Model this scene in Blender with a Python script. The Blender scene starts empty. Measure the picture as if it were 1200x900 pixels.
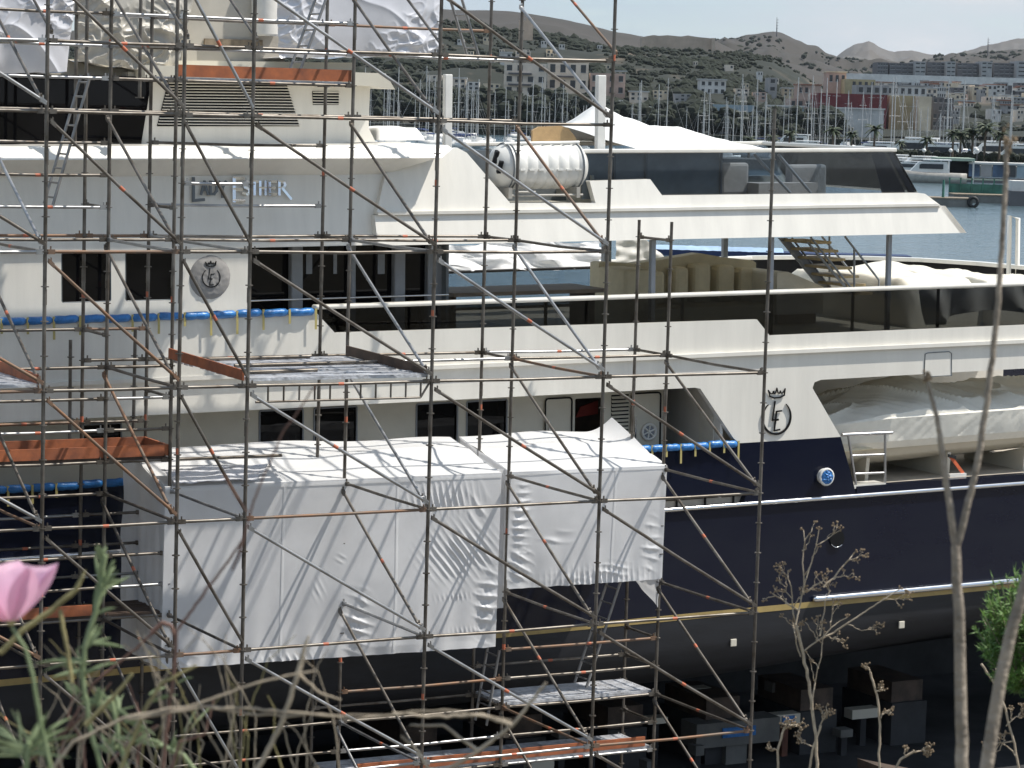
import bpy, bmesh, math, random
from mathutils import Vector, Matrix, noise
from mathutils.geometry import tessellate_polygon
R = math.radians
random.seed(7)
scene = bpy.context.scene
COL = scene.collection

# ------------------------------------------------------------------ camera
CAMH = 8.7
F_PX, PITCH, ROLL = 3275.4, 0.101885, 0.0289185
cam_data = bpy.data.cameras.new('camera')
cam = bpy.data.objects.new('camera', cam_data)
COL.objects.link(cam)
cam_data.sensor_width = 36.0
cam_data.lens = F_PX / 1200.0 * 36.0
cam_data.clip_start = 0.2
cam_data.clip_end = 20000
cam_data.dof.use_dof = True
cam_data.dof.focus_distance = 46.0
cam_data.dof.aperture_fstop = 20.0
fw = Vector((0, math.cos(PITCH), -math.sin(PITCH)))
dn0 = Vector((0, -math.sin(PITCH), -math.cos(PITCH)))
rt0 = Vector((1, 0, 0))
cr, sr = math.cos(ROLL), math.sin(ROLL)
rt = rt0 * cr - dn0 * sr
dn = rt0 * sr + dn0 * cr
cam.matrix_world = Matrix(((rt.x, -dn.x, -fw.x, 0), (rt.y, -dn.y, -fw.y, 0), (rt.z, -dn.z, -fw.z, CAMH), (0, 0, 0, 1)))
scene.camera = cam

# ------------------------------------------------------------------ frames of the place
SCA = 0.497287                      # heading of dock, scaffold and yacht
CA, SA = math.cos(SCA), math.sin(SCA)
AX = Vector((CA, SA, 0)); NX = Vector((-SA, CA, 0))
SO = Vector((-6.7203, 39.9045, CAMH - 0.3745))
TRIM = R(1.15)
def sc(t, d, z):                    # scaffold grid: along, inward, height
    return SO + AX * t + NX * d + Vector((0, 0, z))
YB = sc(6, 5.0, 0); YB.z = 0.0
YX = Vector((CA * math.cos(TRIM), SA * math.cos(TRIM), math.sin(TRIM)))
YZ = YX.cross(NX)
YM = Matrix(((YX.x, NX.x, YZ.x, YB.x), (YX.y, NX.y, YZ.y, YB.y), (YX.z, NX.z, YZ.z, YB.z), (0, 0, 0, 1)))
EYE = Vector((0, 0, CAMH))
def ray(u, v):
    U, V = (u - 600) / F_PX, (v - 450) / F_PX
    return fw + rt * U + dn * V
def at_y(u, v, y):                  # point of the place seen at u,v and y metres ahead
    r = ray(u, v); return EYE + r * (y / r.y)
def at_z(u, v, z=0.0):              # point on a horizontal sheet
    r = ray(u, v); return EYE + r * ((z - CAMH) / r.z)
def on_sc(u, v, d):                 # point on a plane parallel to the scaffold front
    r = ray(u, v); return EYE + r * ((sc(0, d, 0) - EYE).dot(NX) / r.dot(NX))
def Y(u, v, d=0.0):                 # yacht coordinates of a point on the plane d inboard of the side
    P = EYE + (r := ray(u, v)) * ((YB + NX * d - EYE).dot(NX) / r.dot(NX))
    q = P - YB
    return Vector((q.dot(YX), q.dot(NX), q.dot(YZ)))
def XU(u, z, d=0.0):                # yacht x where height z shows at column u
    x = 0.0
    for _ in range(6):
        p = YB + YX * x + NX * d + YZ * z
        q = p - EYE
        f_ = q.dot(fw); uu = 600 + F_PX * q.dot(rt) / f_
        x += (u - uu) / (F_PX * 0.88 / f_)
    return x

# ------------------------------------------------------------------ world and sun
SUNV = (AX * 0.55 - NX * 0.28 + Vector((0, 0, 1.0))).normalized()
SUN_EL = math.asin(SUNV.z); SUN_AZ = math.atan2(SUNV.x, SUNV.y)
scene.view_settings.view_transform = 'Standard'
scene.view_settings.look = 'None'
scene.view_settings.gamma = 1.0
scene.view_settings.exposure = 0.60
world = bpy.data.worlds.new('World'); scene.world = world
world.use_nodes = True
wt = world.node_tree; wt.nodes.clear()
wo = wt.nodes.new('ShaderNodeOutputWorld'); wb = wt.nodes.new('ShaderNodeBackground')
sk = wt.nodes.new('ShaderNodeTexSky'); sk.sky_type = 'NISHITA'; sk.sun_disc = False
sk.sun_elevation = SUN_EL; sk.sun_rotation = SUN_AZ; sk.dust_density = 0.6; sk.ozone_density = 1.5
wg = wt.nodes.new('ShaderNodeTexCoord')
wm = wt.nodes.new('ShaderNodeMapping'); wm.inputs['Scale'].default_value = (5, 5, 16)
wn = wt.nodes.new('ShaderNodeTexNoise'); wn.inputs['Scale'].default_value = 2.2; wn.inputs['Detail'].default_value = 6; wn.inputs['Roughness'].default_value = 0.6
wr = wt.nodes.new('ShaderNodeValToRGB')
wr.color_ramp.elements[0].color = (.55, .55, .55, 1); wr.color_ramp.elements[0].position = 0.30; wr.color_ramp.elements[1].position = 0.70
wx = wt.nodes.new('ShaderNodeMix'); wx.data_type = 'RGBA'
wx.inputs[7].default_value = (1.5, 2.15, 2.95, 1)
wt.links.new(wg.outputs['Generated'], wm.inputs['Vector']); wt.links.new(wm.outputs['Vector'], wn.inputs['Vector'])
wt.links.new(wn.outputs['Fac'], wr.inputs['Fac'])
wmath = wt.nodes.new('ShaderNodeMath'); wmath.operation = 'MULTIPLY'; wmath.inputs[1].default_value = 0.95
wt.links.new(wr.outputs['Color'], wmath.inputs[0])
wt.links.new(wmath.outputs[0], wx.inputs[0]); wt.links.new(sk.outputs['Color'], wx.inputs[6])
wx2 = wt.nodes.new('ShaderNodeMix'); wx2.data_type = 'RGBA'; wx2.inputs[7].default_value = (3.7, 3.75, 3.8, 1)
wn2 = wt.nodes.new('ShaderNodeTexNoise'); wn2.inputs['Scale'].default_value = 1.1; wn2.inputs['Detail'].default_value = 7; wn2.inputs['Roughness'].default_value = .62
wr2 = wt.nodes.new('ShaderNodeValToRGB'); wr2.color_ramp.elements[0].position = .44; wr2.color_ramp.elements[1].position = .70
wt.links.new(wm.outputs['Vector'], wn2.inputs['Vector']); wt.links.new(wn2.outputs['Fac'], wr2.inputs['Fac']); wt.links.new(wr2.outputs['Color'], wx2.inputs[0])
wt.links.new(wx.outputs[2], wx2.inputs[6])
wt.links.new(wx2.outputs[2], wb.inputs['Color']); wb.inputs['Strength'].default_value = 0.145
wt.links.new(wb.outputs['Background'], wo.inputs['Surface'])
sun_data = bpy.data.lights.new('sun', 'SUN'); sun_data.energy = 3.7; sun_data.angle = R(0.7); sun_data.color = (1, 0.95, 0.87)
sun = bpy.data.objects.new('sun', sun_data); COL.objects.link(sun)
sun.rotation_euler = SUNV.to_track_quat('Z', 'Y').to_euler(); sun.location = (0, 0, 60)

# ------------------------------------------------------------------ materials
def mat(name, col, rough=0.5, metal=0.0, var=0.12, scale=3.0, bump=0.0, bscale=20.0, spec=0.5, coat=0.0, stretch=None, col2=None, cut=(0.35, 0.7)):
    m = bpy.data.materials.new(name); m.use_nodes = True
    nt = m.node_tree; b = nt.nodes['Principled BSDF']
    b.inputs['Roughness'].default_value = rough; b.inputs['Metallic'].default_value = metal
    b.inputs['Specular IOR Level'].default_value = spec; b.inputs['Coat Weight'].default_value = coat
    b.inputs['Coat Roughness'].default_value = 0.06
    tc = nt.nodes.new('ShaderNodeTexCoord'); mp = nt.nodes.new('ShaderNodeMapping')
    if stretch: mp.inputs['Scale'].default_value = stretch
    nt.links.new(tc.outputs['Object'], mp.inputs['Vector'])
    n = nt.nodes.new('ShaderNodeTexNoise'); n.inputs['Scale'].default_value = scale; n.inputs['Detail'].default_value = 5; n.inputs['Roughness'].default_value = 0.65
    nt.links.new(mp.outputs['Vector'], n.inputs['Vector'])
    r = nt.nodes.new('ShaderNodeValToRGB')
    c2 = col2 or tuple(c * (1 - var * 2) for c in col)
    r.color_ramp.elements[0].position = cut[0]; r.color_ramp.elements[1].position = cut[1]
    r.color_ramp.elements[0].color = (*c2, 1); r.color_ramp.elements[1].color = (*[c * (1 + (0 if col2 else var * .3)) for c in col], 1)
    nt.links.new(n.outputs['Fac'], r.inputs['Fac']); nt.links.new(r.outputs['Color'], b.inputs['Base Color'])
    if bump:
        n2 = nt.nodes.new('ShaderNodeTexNoise'); n2.inputs['Scale'].default_value = bscale; n2.inputs['Detail'].default_value = 3
        nt.links.new(mp.outputs['Vector'], n2.inputs['Vector'])
        bp = nt.nodes.new('ShaderNodeBump'); bp.inputs['Strength'].default_value = bump; bp.inputs['Distance'].default_value = 0.03
        nt.links.new(n2.outputs['Fac'], bp.inputs['Height']); nt.links.new(bp.outputs['Normal'], b.inputs['Normal'])
    return m
def glass_mat(name, tint, rough=0.02, ior=1.35):
    m = bpy.data.materials.new(name); m.use_nodes = True
    nt = m.node_tree; nt.nodes.clear()
    o = nt.nodes.new('ShaderNodeOutputMaterial'); mx = nt.nodes.new('ShaderNodeMixShader')
    t = nt.nodes.new('ShaderNodeBsdfTransparent'); t.inputs['Color'].default_value = (*tint, 1)
    g = nt.nodes.new('ShaderNodeBsdfGlossy'); g.inputs['Roughness'].default_value = rough; g.inputs['Color'].default_value = (.9, .9, .9, 1)
    f = nt.nodes.new('ShaderNodeFresnel'); f.inputs['IOR'].default_value = ior
    nt.links.new(f.outputs[0], mx.inputs[0]); nt.links.new(t.outputs[0], mx.inputs[1]); nt.links.new(g.outputs[0], mx.inputs[2])
    nt.links.new(mx.outputs[0], o.inputs['Surface'])
    return m
M = {}
M['white'] = mat('white_gelcoat', (.81, .78, .71), .28, var=.055, scale=1.6, coat=.3, stretch=(1.6, 1, .22), bump=.05, bscale=.9)
M['cream'] = mat('cream_paint', (.66, .62, .52), .4, var=.05, scale=1.5)
M['navy'] = mat('navy_paint', (.0048, .0070, .0195), .15, var=.2, scale=1.1, coat=.12, spec=.28, col2=(.0080, .0108, .0225), cut=(.30, .62), stretch=(.6, 1, 1.5), bump=.015, bscale=.9)
M['antifoul'] = mat('grey_antifouling', (.015, .0165, .022), .6, var=.22, scale=2.2, bump=.1, bscale=8, stretch=(.5, 1, 2))
M['gold'] = mat('gold_stripe_paint', (.42, .31, .12), .4)
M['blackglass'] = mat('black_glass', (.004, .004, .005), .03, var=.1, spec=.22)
M['darkglass'] = glass_mat('dark_tinted_glass', (.28, .29, .295))
M['tint'] = glass_mat('smoked_windscreen_glass', (.70, .74, .77), ior=1.45)
M['grey'] = mat('grey_paint', (.27, .29, .32), .4, var=.08)
M['greydark'] = mat('dark_grey_paint', (.15, .17, .185), .4)
M['teak'] = mat('teak_wood', (.25, .18, .11), .55, var=.25, scale=6, stretch=(1, 8, 8))
M['tan'] = mat('tan_wood_panel', (.50, .33, .16), .5, var=.12, scale=4)
M['chrome'] = mat('polished_steel', (.75, .76, .78), .12, metal=1, var=.03)
M['brushed'] = mat('brushed_steel', (.55, .55, .56), .3, metal=.9, var=.08)
M['beige'] = mat('beige_upholstery', (.72, .64, .46), .85, var=.07, bump=.15, bscale=6)
M['canvas'] = mat('cream_canvas', (.72, .68, .58), .8, var=.06, bump=.5, bscale=3)
M['whitecanvas'] = mat('white_canvas', (.82, .81, .78), .75, var=.03, bump=.25, bscale=3)
M['boatcover'] = mat('boat_cover_canvas', (.90, .86, .76), .8, var=.04, bump=.5, bscale=2.5)
M['greycanvas'] = mat('grey_canvas', (.30, .29, .28), .85, var=.08, bump=.4, bscale=5)
M['shrink'] = mat('white_shrink_wrap', (.84, .84, .85), .32, var=.04, scale=2, bump=.06, bscale=3)
M['shrinktop'] = mat('white_shrink_wrap_top', (.84, .84, .84), .45, var=.02, scale=2, bump=.10, bscale=2.5)
M['silver'] = mat('silver_plastic_sheet', (.60, .60, .63), .2, var=.06, scale=1.2, bump=.05, bscale=5.0, spec=.9)
M['beigesheet'] = mat('beige_plastic_sheet', (.50, .47, .41), .4, var=.1, scale=1.2, bump=.08, bscale=2.4)
M['galv'] = mat('weathered_steel_tube', (.225, .207, .185), .46, metal=.7, var=.35, scale=2.5, col2=(.092, .076, .060))
M['galvlight'] = mat('galvanised_steel_tube', (.45, .45, .45), .38, metal=.8, var=.2, scale=3)
M['rust'] = mat('rusty_steel_tube', (.24, .12, .06), .6, metal=.3, var=.3, scale=3, col2=(.15, .12, .095))
M['mark'] = mat('orange_red_tube_mark', (.50, .14, .07), .6)
M['plank'] = mat('steel_deck_plank', (.66, .67, .70), .42, metal=.35, var=.2, scale=4, bump=.5, bscale=14, stretch=(1, 1, 1))
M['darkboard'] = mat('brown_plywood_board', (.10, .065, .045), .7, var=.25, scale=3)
M['toe'] = mat('orange_toe_board', (.44, .135, .05), .7, var=.2, scale=3, col2=(.22, .075, .038))
M['ladder'] = mat('aluminium_ladder', (.33, .32, .31), .45, metal=.6, var=.15)
M['blue'] = mat('blue_plastic_wrap', (.035, .21, .56), .35, var=.2, scale=9, bump=.4, bscale=20)
M['tape'] = mat('yellow_masking_tape', (.50, .42, .16), .7)
M['rubber'] = mat('black_rubber', (.012, .012, .012), .6)
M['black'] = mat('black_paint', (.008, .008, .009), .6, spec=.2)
M['orange'] = mat('orange_webbing', (.75, .16, .06), .7)
M['redpanel'] = mat('red_fabric', (.25, .03, .02), .8)
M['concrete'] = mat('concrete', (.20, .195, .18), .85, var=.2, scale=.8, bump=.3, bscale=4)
M['concdark'] = mat('shaded_stained_concrete', (.055, .055, .058), .85, var=.3, scale=.6, bump=.3, bscale=4)  # stained concrete, darkened further to carry the shade under the hull
M['redbrown'] = mat('red_oxide_steel', (.20, .075, .045), .7, var=.3, scale=2)
M['darkrust'] = mat('dull_brown_steel', (.12, .085, .065), .75, var=.3, scale=2)
M['timber'] = mat('weathered_timber', (.30, .24, .17), .8, var=.25, scale=4)
M['tabletop'] = mat('brown_table_top', (.22, .17, .12), .6)
M['blind'] = mat('grey_blind', (.26, .30, .33), .6)
M['palewood'] = mat('lit_tone_deck', (.48, .43, .36), .7)  # deck tone raised to look lit and to bounce light
M['fibre'] = mat('white_fibreglass', (.76, .75, .71), .32, var=.06, scale=3)
M['fibredirt'] = mat('greyed_fibreglass', (.42, .40, .36), .5, var=.15, scale=2)
WHITE, NAVY = M['white'], M['navy']

for k_ in ('shrink', 'shrinktop'):
    n_ = M[k_].node_tree; tr_ = n_.nodes.new('ShaderNodeBsdfTranslucent'); tr_.inputs['Color'].default_value = (.9, .9, .9, 1)
    mx_ = n_.nodes.new('ShaderNodeMixShader'); mx_.inputs[0].default_value = .3
    n_.links.new(n_.nodes['Principled BSDF'].outputs[0], mx_.inputs[1]); n_.links.new(tr_.outputs[0], mx_.inputs[2]); n_.links.new(mx_.outputs[0], n_.nodes['Material Output'].inputs['Surface'])
# ------------------------------------------------------------------ object helpers
def tag(o, label=None, cat=None, group=None, kind=None):
    if label: o['label'] = label
    if cat: o['category'] = cat
    if group: o['group'] = group
    if kind: o['kind'] = kind
    return o
def thing(name, loc, label, cat, group=None):
    o = bpy.data.objects.new(name, None); COL.objects.link(o)
    o.location = loc; o.empty_display_size = 0.3
    return tag(o, label, cat, group)
def base_of(o):
    p = Vector((0, 0, 0))
    while o is not None:
        if o.get('rotated'): return None
        p += Vector(o.location); o = o.parent
    return p
def tube_rings(p0, p1, r0, r1, n):
    d = (p1 - p0)
    a = d.normalized() if d.length > 1e-9 else Vector((0, 0, 1))
    b = a.orthogonal().normalized(); c = a.cross(b)
    return [[p + (b * math.cos(2 * math.pi * i / n) + c * math.sin(2 * math.pi * i / n)) * r for i in range(n)] for p, r in ((p0, r0), (p1, r1))]
class MB:
    def __init__(s): s.v = []; s.f = []; s.m = []; s.sm = []
    def add(s, vs, fs, mi=0, sm=False):
        k = len(s.v); s.v += [Vector(v) for v in vs]
        for f in fs: s.f.append([k + i for i in f]); s.m.append(mi); s.sm.append(sm)
    def box(s, lo, hi, mi=0):
        (a, b, c), (d, e, f) = lo, hi
        s.add([(a, b, c), (d, b, c), (d, e, c), (a, e, c), (a, b, f), (d, b, f), (d, e, f), (a, e, f)],
              [(0, 3, 2, 1), (4, 5, 6, 7), (0, 1, 5, 4), (1, 2, 6, 5), (2, 3, 7, 6), (3, 0, 4, 7)], mi)
        return s
    def obox(s, c, ax, ay, az, mi=0):      # oriented box: centre and half vectors
        vs = [c + ax * i + ay * j + az * k for k in (-1, 1) for (i, j) in ((-1, -1), (1, -1), (1, 1), (-1, 1))]
        s.add(vs, [(0, 3, 2, 1), (4, 5, 6, 7), (0, 1, 5, 4), (1, 2, 6, 5), (2, 3, 7, 6), (3, 0, 4, 7)], mi); return s
    def tube(s, p0, p1, r0, r1=None, n=8, mi=0, caps=True):
        p0, p1 = Vector(p0), Vector(p1); r1 = r0 if r1 is None else r1
        A, B = tube_rings(p0, p1, r0, r1, n)
        fs = [(i, (i + 1) % n, n + (i + 1) % n, n + i) for i in range(n)]
        s.add(A + B, fs, mi, True)
        if caps:
            s.add(A, [tuple(range(n - 1, -1, -1))], mi); s.add(B, [tuple(range(n))], mi)
        return s
    def path(s, pts, rs, n=6, mi=0):
        pts = [Vector(p) for p in pts]
        if not hasattr(rs, '__len__'): rs = [rs] * len(pts)
        b = None; rings = []
        for i, p in enumerate(pts):
            a = (pts[min(i + 1, len(pts) - 1)] - pts[max(i - 1, 0)])
            a = a.normalized() if a.length > 1e-9 else Vector((0, 0, 1))
            b = a.orthogonal().normalized() if b is None else (b - a * b.dot(a)).normalized()
            c = a.cross(b)
            rings.append([p + (b * math.cos(2 * math.pi * k / n) + c * math.sin(2 * math.pi * k / n)) * rs[i] for k in range(n)])
        vs = [v for r in rings for v in r]; fs = []
        for i in range(len(pts) - 1):
            for k in range(n): fs.append((i * n + k, i * n + (k + 1) % n, (i + 1) * n + (k + 1) % n, (i + 1) * n + k))
        s.add(vs, fs, mi, True)
        s.add(rings[0], [tuple(range(n - 1, -1, -1))], mi); s.add(rings[-1], [tuple(range(n))], mi)
        return s
    def prism(s, pts, off, holes=(), mi=0):
        pts = [Vector(p) for p in pts]; off = Vector(off)
        loops = [pts] + [[Vector(p) for p in h] for h in holes]
        flat = [p for l in loops for p in l]
        tris = tessellate_polygon(loops)
        n = len(flat)
        nrm = Vector((0, 0, 0))
        for i in range(len(pts)): nrm += pts[i].cross(pts[(i + 1) % len(pts)])
        flip = nrm.dot(off) > 0
        fs = []
        for t in tris:
            a, b, c = t
            tn = (flat[b] - flat[a]).cross(flat[c] - flat[a])
            if tn.dot(off) > 0: a, b, c = a, c, b
            fs.append((a, b, c)); fs.append((n + a, n + c, n + b))
        s.add(flat + [p + off for p in flat], fs, mi)
        k = 0
        for li, l in enumerate(loops):
            m = len(l); sd = []
            for i in range(m): sd.append((k + i, n + k + i, n + k + (i + 1) % m, k + (i + 1) % m))
            s.add(flat + [p + off for p in flat], sd, mi); k += m
        return s
    def grid(s, P, nu, nv, mi=0, sm=True):
        vs = [P(i / nu, j / nv) for j in range(nv + 1) for i in range(nu + 1)]
        fs = [(j * (nu + 1) + i, j * (nu + 1) + i + 1, (j + 1) * (nu + 1) + i + 1, (j + 1) * (nu + 1) + i) for j in range(nv) for i in range(nu)]
        s.add(vs, fs, mi, sm); return s
    def sphere(s, c, rx, ry, rz, nu=12, nv=8, mi=0):
        c = Vector(c)
        return s.grid(lambda a, b: c + Vector((rx * math.cos(2 * math.pi * a) * math.sin(math.pi * b), ry * math.sin(2 * math.pi * a) * math.sin(math.pi * b), -rz * math.cos(math.pi * b))), nu, nv, mi)
    def mesh(s, name, mats, org=Vector((0, 0, 0))):
        me = bpy.data.meshes.new(name)
        me.from_pydata([v - org for v in s.v], [], s.f)
        for m in (mats if isinstance(mats, (list, tuple)) else [mats]): me.materials.append(m)
        me.polygons.foreach_set('material_index', s.m); me.polygons.foreach_set('use_smooth', s.sm)
        me.validate(); me.update()
        return me
    def build(s, name, mats, parent=None, base=None):
        """world-space vertices; origin goes to the parent's base or to the foot of the mesh"""
        if parent is not None:
            org = base_of(parent)
            if org is None: org = Vector((0, 0, 0))
        else:
            if base is None:
                xs = [v.x for v in s.v]; ys = [v.y for v in s.v]; zs = [v.z for v in s.v]
                base = Vector(((min(xs) + max(xs)) / 2, (min(ys) + max(ys)) / 2, min(zs)))
            org = Vector(base)
        o = bpy.data.objects.new(name, s.mesh(name, mats, org)); COL.objects.link(o)
        if parent is not None: o.parent = parent
        else: o.location = org
        return o
def dup(o, parent=None):
    c = o.copy(); COL.objects.link(c)
    if parent is not None: c.parent = parent
    for ch in list(o.children): dup(ch, c)
    return c
def nz(x, y, z=0.0, s=1.0): return noise.noise(Vector((x * s, y * s, z * s)))
def lerp(a, b, t): return a + (b - a) * t
def pw(xs, ys, x):
    if x <= xs[0]: return ys[0]
    for i in range(len(xs) - 1):
        if x <= xs[i + 1]: return lerp(ys[i], ys[i + 1], (x - xs[i]) / (xs[i + 1] - xs[i]))
    return ys[-1]

# ================================================================== SETTING: ground, water, dock
FLOOR = -4.6
HAZE = 3e-5
def structure(o): o['kind'] = 'structure'; return o
mb = MB(); mb.add([(-9000, -200, FLOOR), (9000, -200, FLOOR), (9000, 12000, FLOOR), (-9000, 12000, FLOOR)], [(0, 1, 2, 3)])
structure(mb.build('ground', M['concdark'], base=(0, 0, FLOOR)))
# sea: outside the dock
M['sea'] = None
sm_ = bpy.data.materials.new('sea_water'); sm_.use_nodes = True
nt = sm_.node_tree; b = nt.nodes['Principled BSDF']
b.inputs['Base Color'].default_value = (.075, .115, .132, 1); b.inputs['Roughness'].default_value = .12; b.inputs['IOR'].default_value = 1.33
tc = nt.nodes.new('ShaderNodeTexCoord')
bps = None
for sc_, st in ((.9, .55), (.16, .5)):
    n = nt.nodes.new('ShaderNodeTexNoise'); n.inputs['Scale'].default_value = sc_; n.inputs['Detail'].default_value = 4
    nt.links.new(tc.outputs['Object'], n.inputs['Vector'])
    bp = nt.nodes.new('ShaderNodeBump'); bp.inputs['Strength'].default_value = st; bp.inputs['Distance'].default_value = .5
    nt.links.new(n.outputs['Fac'], bp.inputs['Height'])
    if bps: nt.links.new(bps.outputs['Normal'], bp.inputs['Normal'])
    bps = bp
nt.links.new(bps.outputs['Normal'], b.inputs['Normal'])
M['sea'] = sm_
def dk(t, d, z): p = sc(t, d, 0); p.z = z; return p
mb = MB(); mb.add([dk(-1500, 16.5, 0), dk(1500, 16.5, 0), dk(1500, 9000, 0), dk(-1500, 9000, 0)], [(0, 1, 2, 3)])
structure(mb.build('sea', M['sea'], base=(0, 400, 0)))
mb = MB(); a, b_ = dk(-40, 14.2, FLOOR), dk(60, 14.2, FLOOR)
mb.prism([a, b_, b_ + Vector((0, 0, 5.2)), a + Vector((0, 0, 5.2))], NX * 2.3)
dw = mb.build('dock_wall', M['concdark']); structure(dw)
mb = MB()
for k in range(26):
    p = dk(-20 + k * 1.7, 14.2, -2.0)
    mb.obox(p, AX * .55, NX * .07, Vector((0, 0, 1.5)))
structure(mb.build('dock_wall_buttress', M['concrete'], dw))
mb = MB()
mb.grid(lambda a, b: Vector((lerp(-60, 60, a), (yy := lerp(-25, 31, b)), 6.85 - .2 * max(yy, -4) + .1 * nz(a * 40, b * 20))), 60, 40)
mb.prism([(-60, 31, .6), (60, 31, .6), (60, 31, FLOOR), (-60, 31, FLOOR)], (0, .6, 0))
M['soil'] = mat('dry_soil', (.19, .17, .12), .9, var=.3, scale=1.5, bump=.6, bscale=5)
structure(mb.build('bank', M['soil'], base=(0, 0, 7)))

M['apron'] = mat('pale_bounce_concrete', (.22, .20, .17), .9, var=.15, scale=.6, bump=.3, bscale=3)
mb = MB(); mb.add([Vector((-60, 31.7, FLOOR + .004)), Vector((60, 31.7, FLOOR + .004)), dk(66, 3.4, FLOOR + .004), dk(-60, 3.4, FLOOR + .004)], [(0, 1, 2, 3)])  # unseen pale sheet added over the floor to bounce warm light upward
structure(mb.build('bounce_apron', M['apron']))
# keel blocks and gear on the dock floor
def keel_block(x, y, label):
    p = YM @ Vector((x, y, 0)); p.z = FLOOR
    t = thing('keel_block', p, label, 'keel block', 'keel blocks on the dock floor')
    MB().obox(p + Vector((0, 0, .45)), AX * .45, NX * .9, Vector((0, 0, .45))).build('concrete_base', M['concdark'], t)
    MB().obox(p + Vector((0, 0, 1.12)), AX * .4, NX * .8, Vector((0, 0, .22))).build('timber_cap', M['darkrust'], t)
    return t
for x in (4.5, 6.8, 9.1, 11.4, 13.7, 16.0):
    keel_block(x, 4.4, 'concrete keel block with timber cap in the dark under the blue hull')
p = dk(17.6, 8.6, FLOOR)
t = thing('plinth_block', p, 'pale concrete plinth with a blue panel under the dark hull', 'concrete block')
MB().obox(p + Vector((0, 0, .65)), AX * 1.0, NX * .3, Vector((0, 0, .25))).build('top_slab', M['concrete'], t)
MB().obox(p + Vector((0, 0, .2)), AX * .25, NX * .25, Vector((0, 0, .2))).build('foot', M['concrete'], t)
MB().obox(p + Vector((0, 0, .68)) - NX * .31, AX * .4, NX * .02, Vector((0, 0, .1))).build('blue_panel', M['blue'], t)
p = dk(18.2, 3.2, FLOOR)
t = thing('steel_skip', p, 'red brown steel skip at the bottom of the dock beside dry weeds', 'skip')
a0 = p
mbs = MB(); mbs.prism([a0 - AX * .5, a0 + AX * .5, a0 + AX * .6 + Vector((0, 0, .75)), a0 - AX * .6 + Vector((0, 0, 1.05))], NX * 1.0)
mbs.build('body', M['darkrust'], t)
MB().obox(a0 + AX * .2 + Vector((0, 0, .3)) - NX * .1, AX * .5, NX * .1, Vector((0, 0, .25))).build('front_rib', M['redbrown'], t)
for k, (u, v) in enumerate(((1010, 852), (1073, 862), (1066, 850))):
    p = dk(17.3 + k * .55, 4.8, FLOOR)
    tag(MB().obox(p + Vector((0, 0, .18)), AX * .07, NX * .07, Vector((0, 0, .18))).build('bollard_post', M['whitecanvas']), 'short white post on the dock floor under the hull', 'post', 'white posts on the dock floor')

for k, (t_, d_, w_, h_, z_) in enumerate(((12.6, 7.6, .5, .2, .5), (13.4, 8.2, .25, .12, .95), (14.2, 8.4, .7, .22, .55), (15.2, 7.9, .16, .3, .1), (15.9, 8.8, .45, .12, .9), (16.6, 8.3, .2, .2, .3), (18.9, 8.6, .6, .2, .7), (20.1, 8.2, .3, .16, .4), (21.0, 8.8, .7, .2, .6), (13.0, 9.6, .4, .15, 1.2), (17.4, 9.6, .5, .15, 1.2), (19.4, 9.7, .35, .2, 1.1))):
    p = dk(t_, d_, FLOOR); t = thing('side_prop', p, 'pale capped shoring prop standing in the dark under the hull', 'prop', 'shoring props under the hull')
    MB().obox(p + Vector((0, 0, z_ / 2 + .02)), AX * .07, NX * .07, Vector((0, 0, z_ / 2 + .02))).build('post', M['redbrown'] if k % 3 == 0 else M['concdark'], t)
    MB().obox(p + Vector((0, 0, z_ + h_ / 2)), AX * w_ / 2, NX * .15, Vector((0, 0, h_ / 2))).build('cap', M['concrete'] if k % 2 else M['cream'], t)
    if k in (6,): MB().obox(p + Vector((0, 0, z_ + h_ / 2)) - NX * .16, AX * w_ / 4, NX * .012, Vector((0, 0, h_ / 3))).build('blue_strip', M['blue'], t)
hz = bpy.data.materials.new('haze_air'); hz.use_nodes = True; hn = hz.node_tree; hn.nodes.clear()
ho = hn.nodes.new('ShaderNodeOutputMaterial'); hv = hn.nodes.new('ShaderNodeVolumePrincipled'); hv.inputs['Density'].default_value = HAZE; hv.inputs['Color'].default_value = (.82, .90, 1, 1); hv.inputs['Anisotropy'].default_value = .2
hn.links.new(hv.outputs[0], ho.inputs['Volume'])
hb = MB().box((-9100, -300, FLOOR - 1), (9100, 12100, 260)).build('haze', hz); hb['kind'] = 'stuff'
# ================================================================== THE YACHT (yacht coordinates: x aft, y inboard, z up)
ORG = {}
def base_of(o):
    p = Vector((0, 0, 0))
    while o is not None:
        if o.name in ORG: return ORG[o.name]
        p += Vector(o.location); o = o.parent
    return p
def ything(name, base, label, cat, group=None):
    o = thing(name, (0, 0, 0), label, cat, group)
    o.matrix_world = YM @ Matrix.Translation(Vector(base)); ORG[o.name] = Vector(base)
    return o
def yown(mbx, name, mats, label, cat, group=None):      # a thing on the yacht that is one mesh
    xs = [v.x for v in mbx.v]; ys = [v.y for v in mbx.v]; zs = [v.z for v in mbx.v]
    base = Vector(((min(xs) + max(xs)) / 2, (min(ys) + max(ys)) / 2, min(zs)))
    o = bpy.data.objects.new(name, mbx.mesh(name, mats, base)); COL.objects.link(o)
    o.matrix_world = YM @ Matrix.Translation(base)
    return tag(o, label, cat, group)
yacht = ything('motor_yacht', (0, 0, 0), 'large white motor yacht with navy hull standing in the dry dock behind scaffolding', 'yacht')
XL, XR, BEAM = -10.0, 30.0, 8.6  # hull lengthened out of view aft so its shadow covers the dock floor
def bevel(o, w=.015):
    m = o.modifiers.new('edge', 'BEVEL'); m.width = w; m.segments = 2; m.limit_method = 'ANGLE'; m.angle_limit = R(40)
    return o
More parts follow.
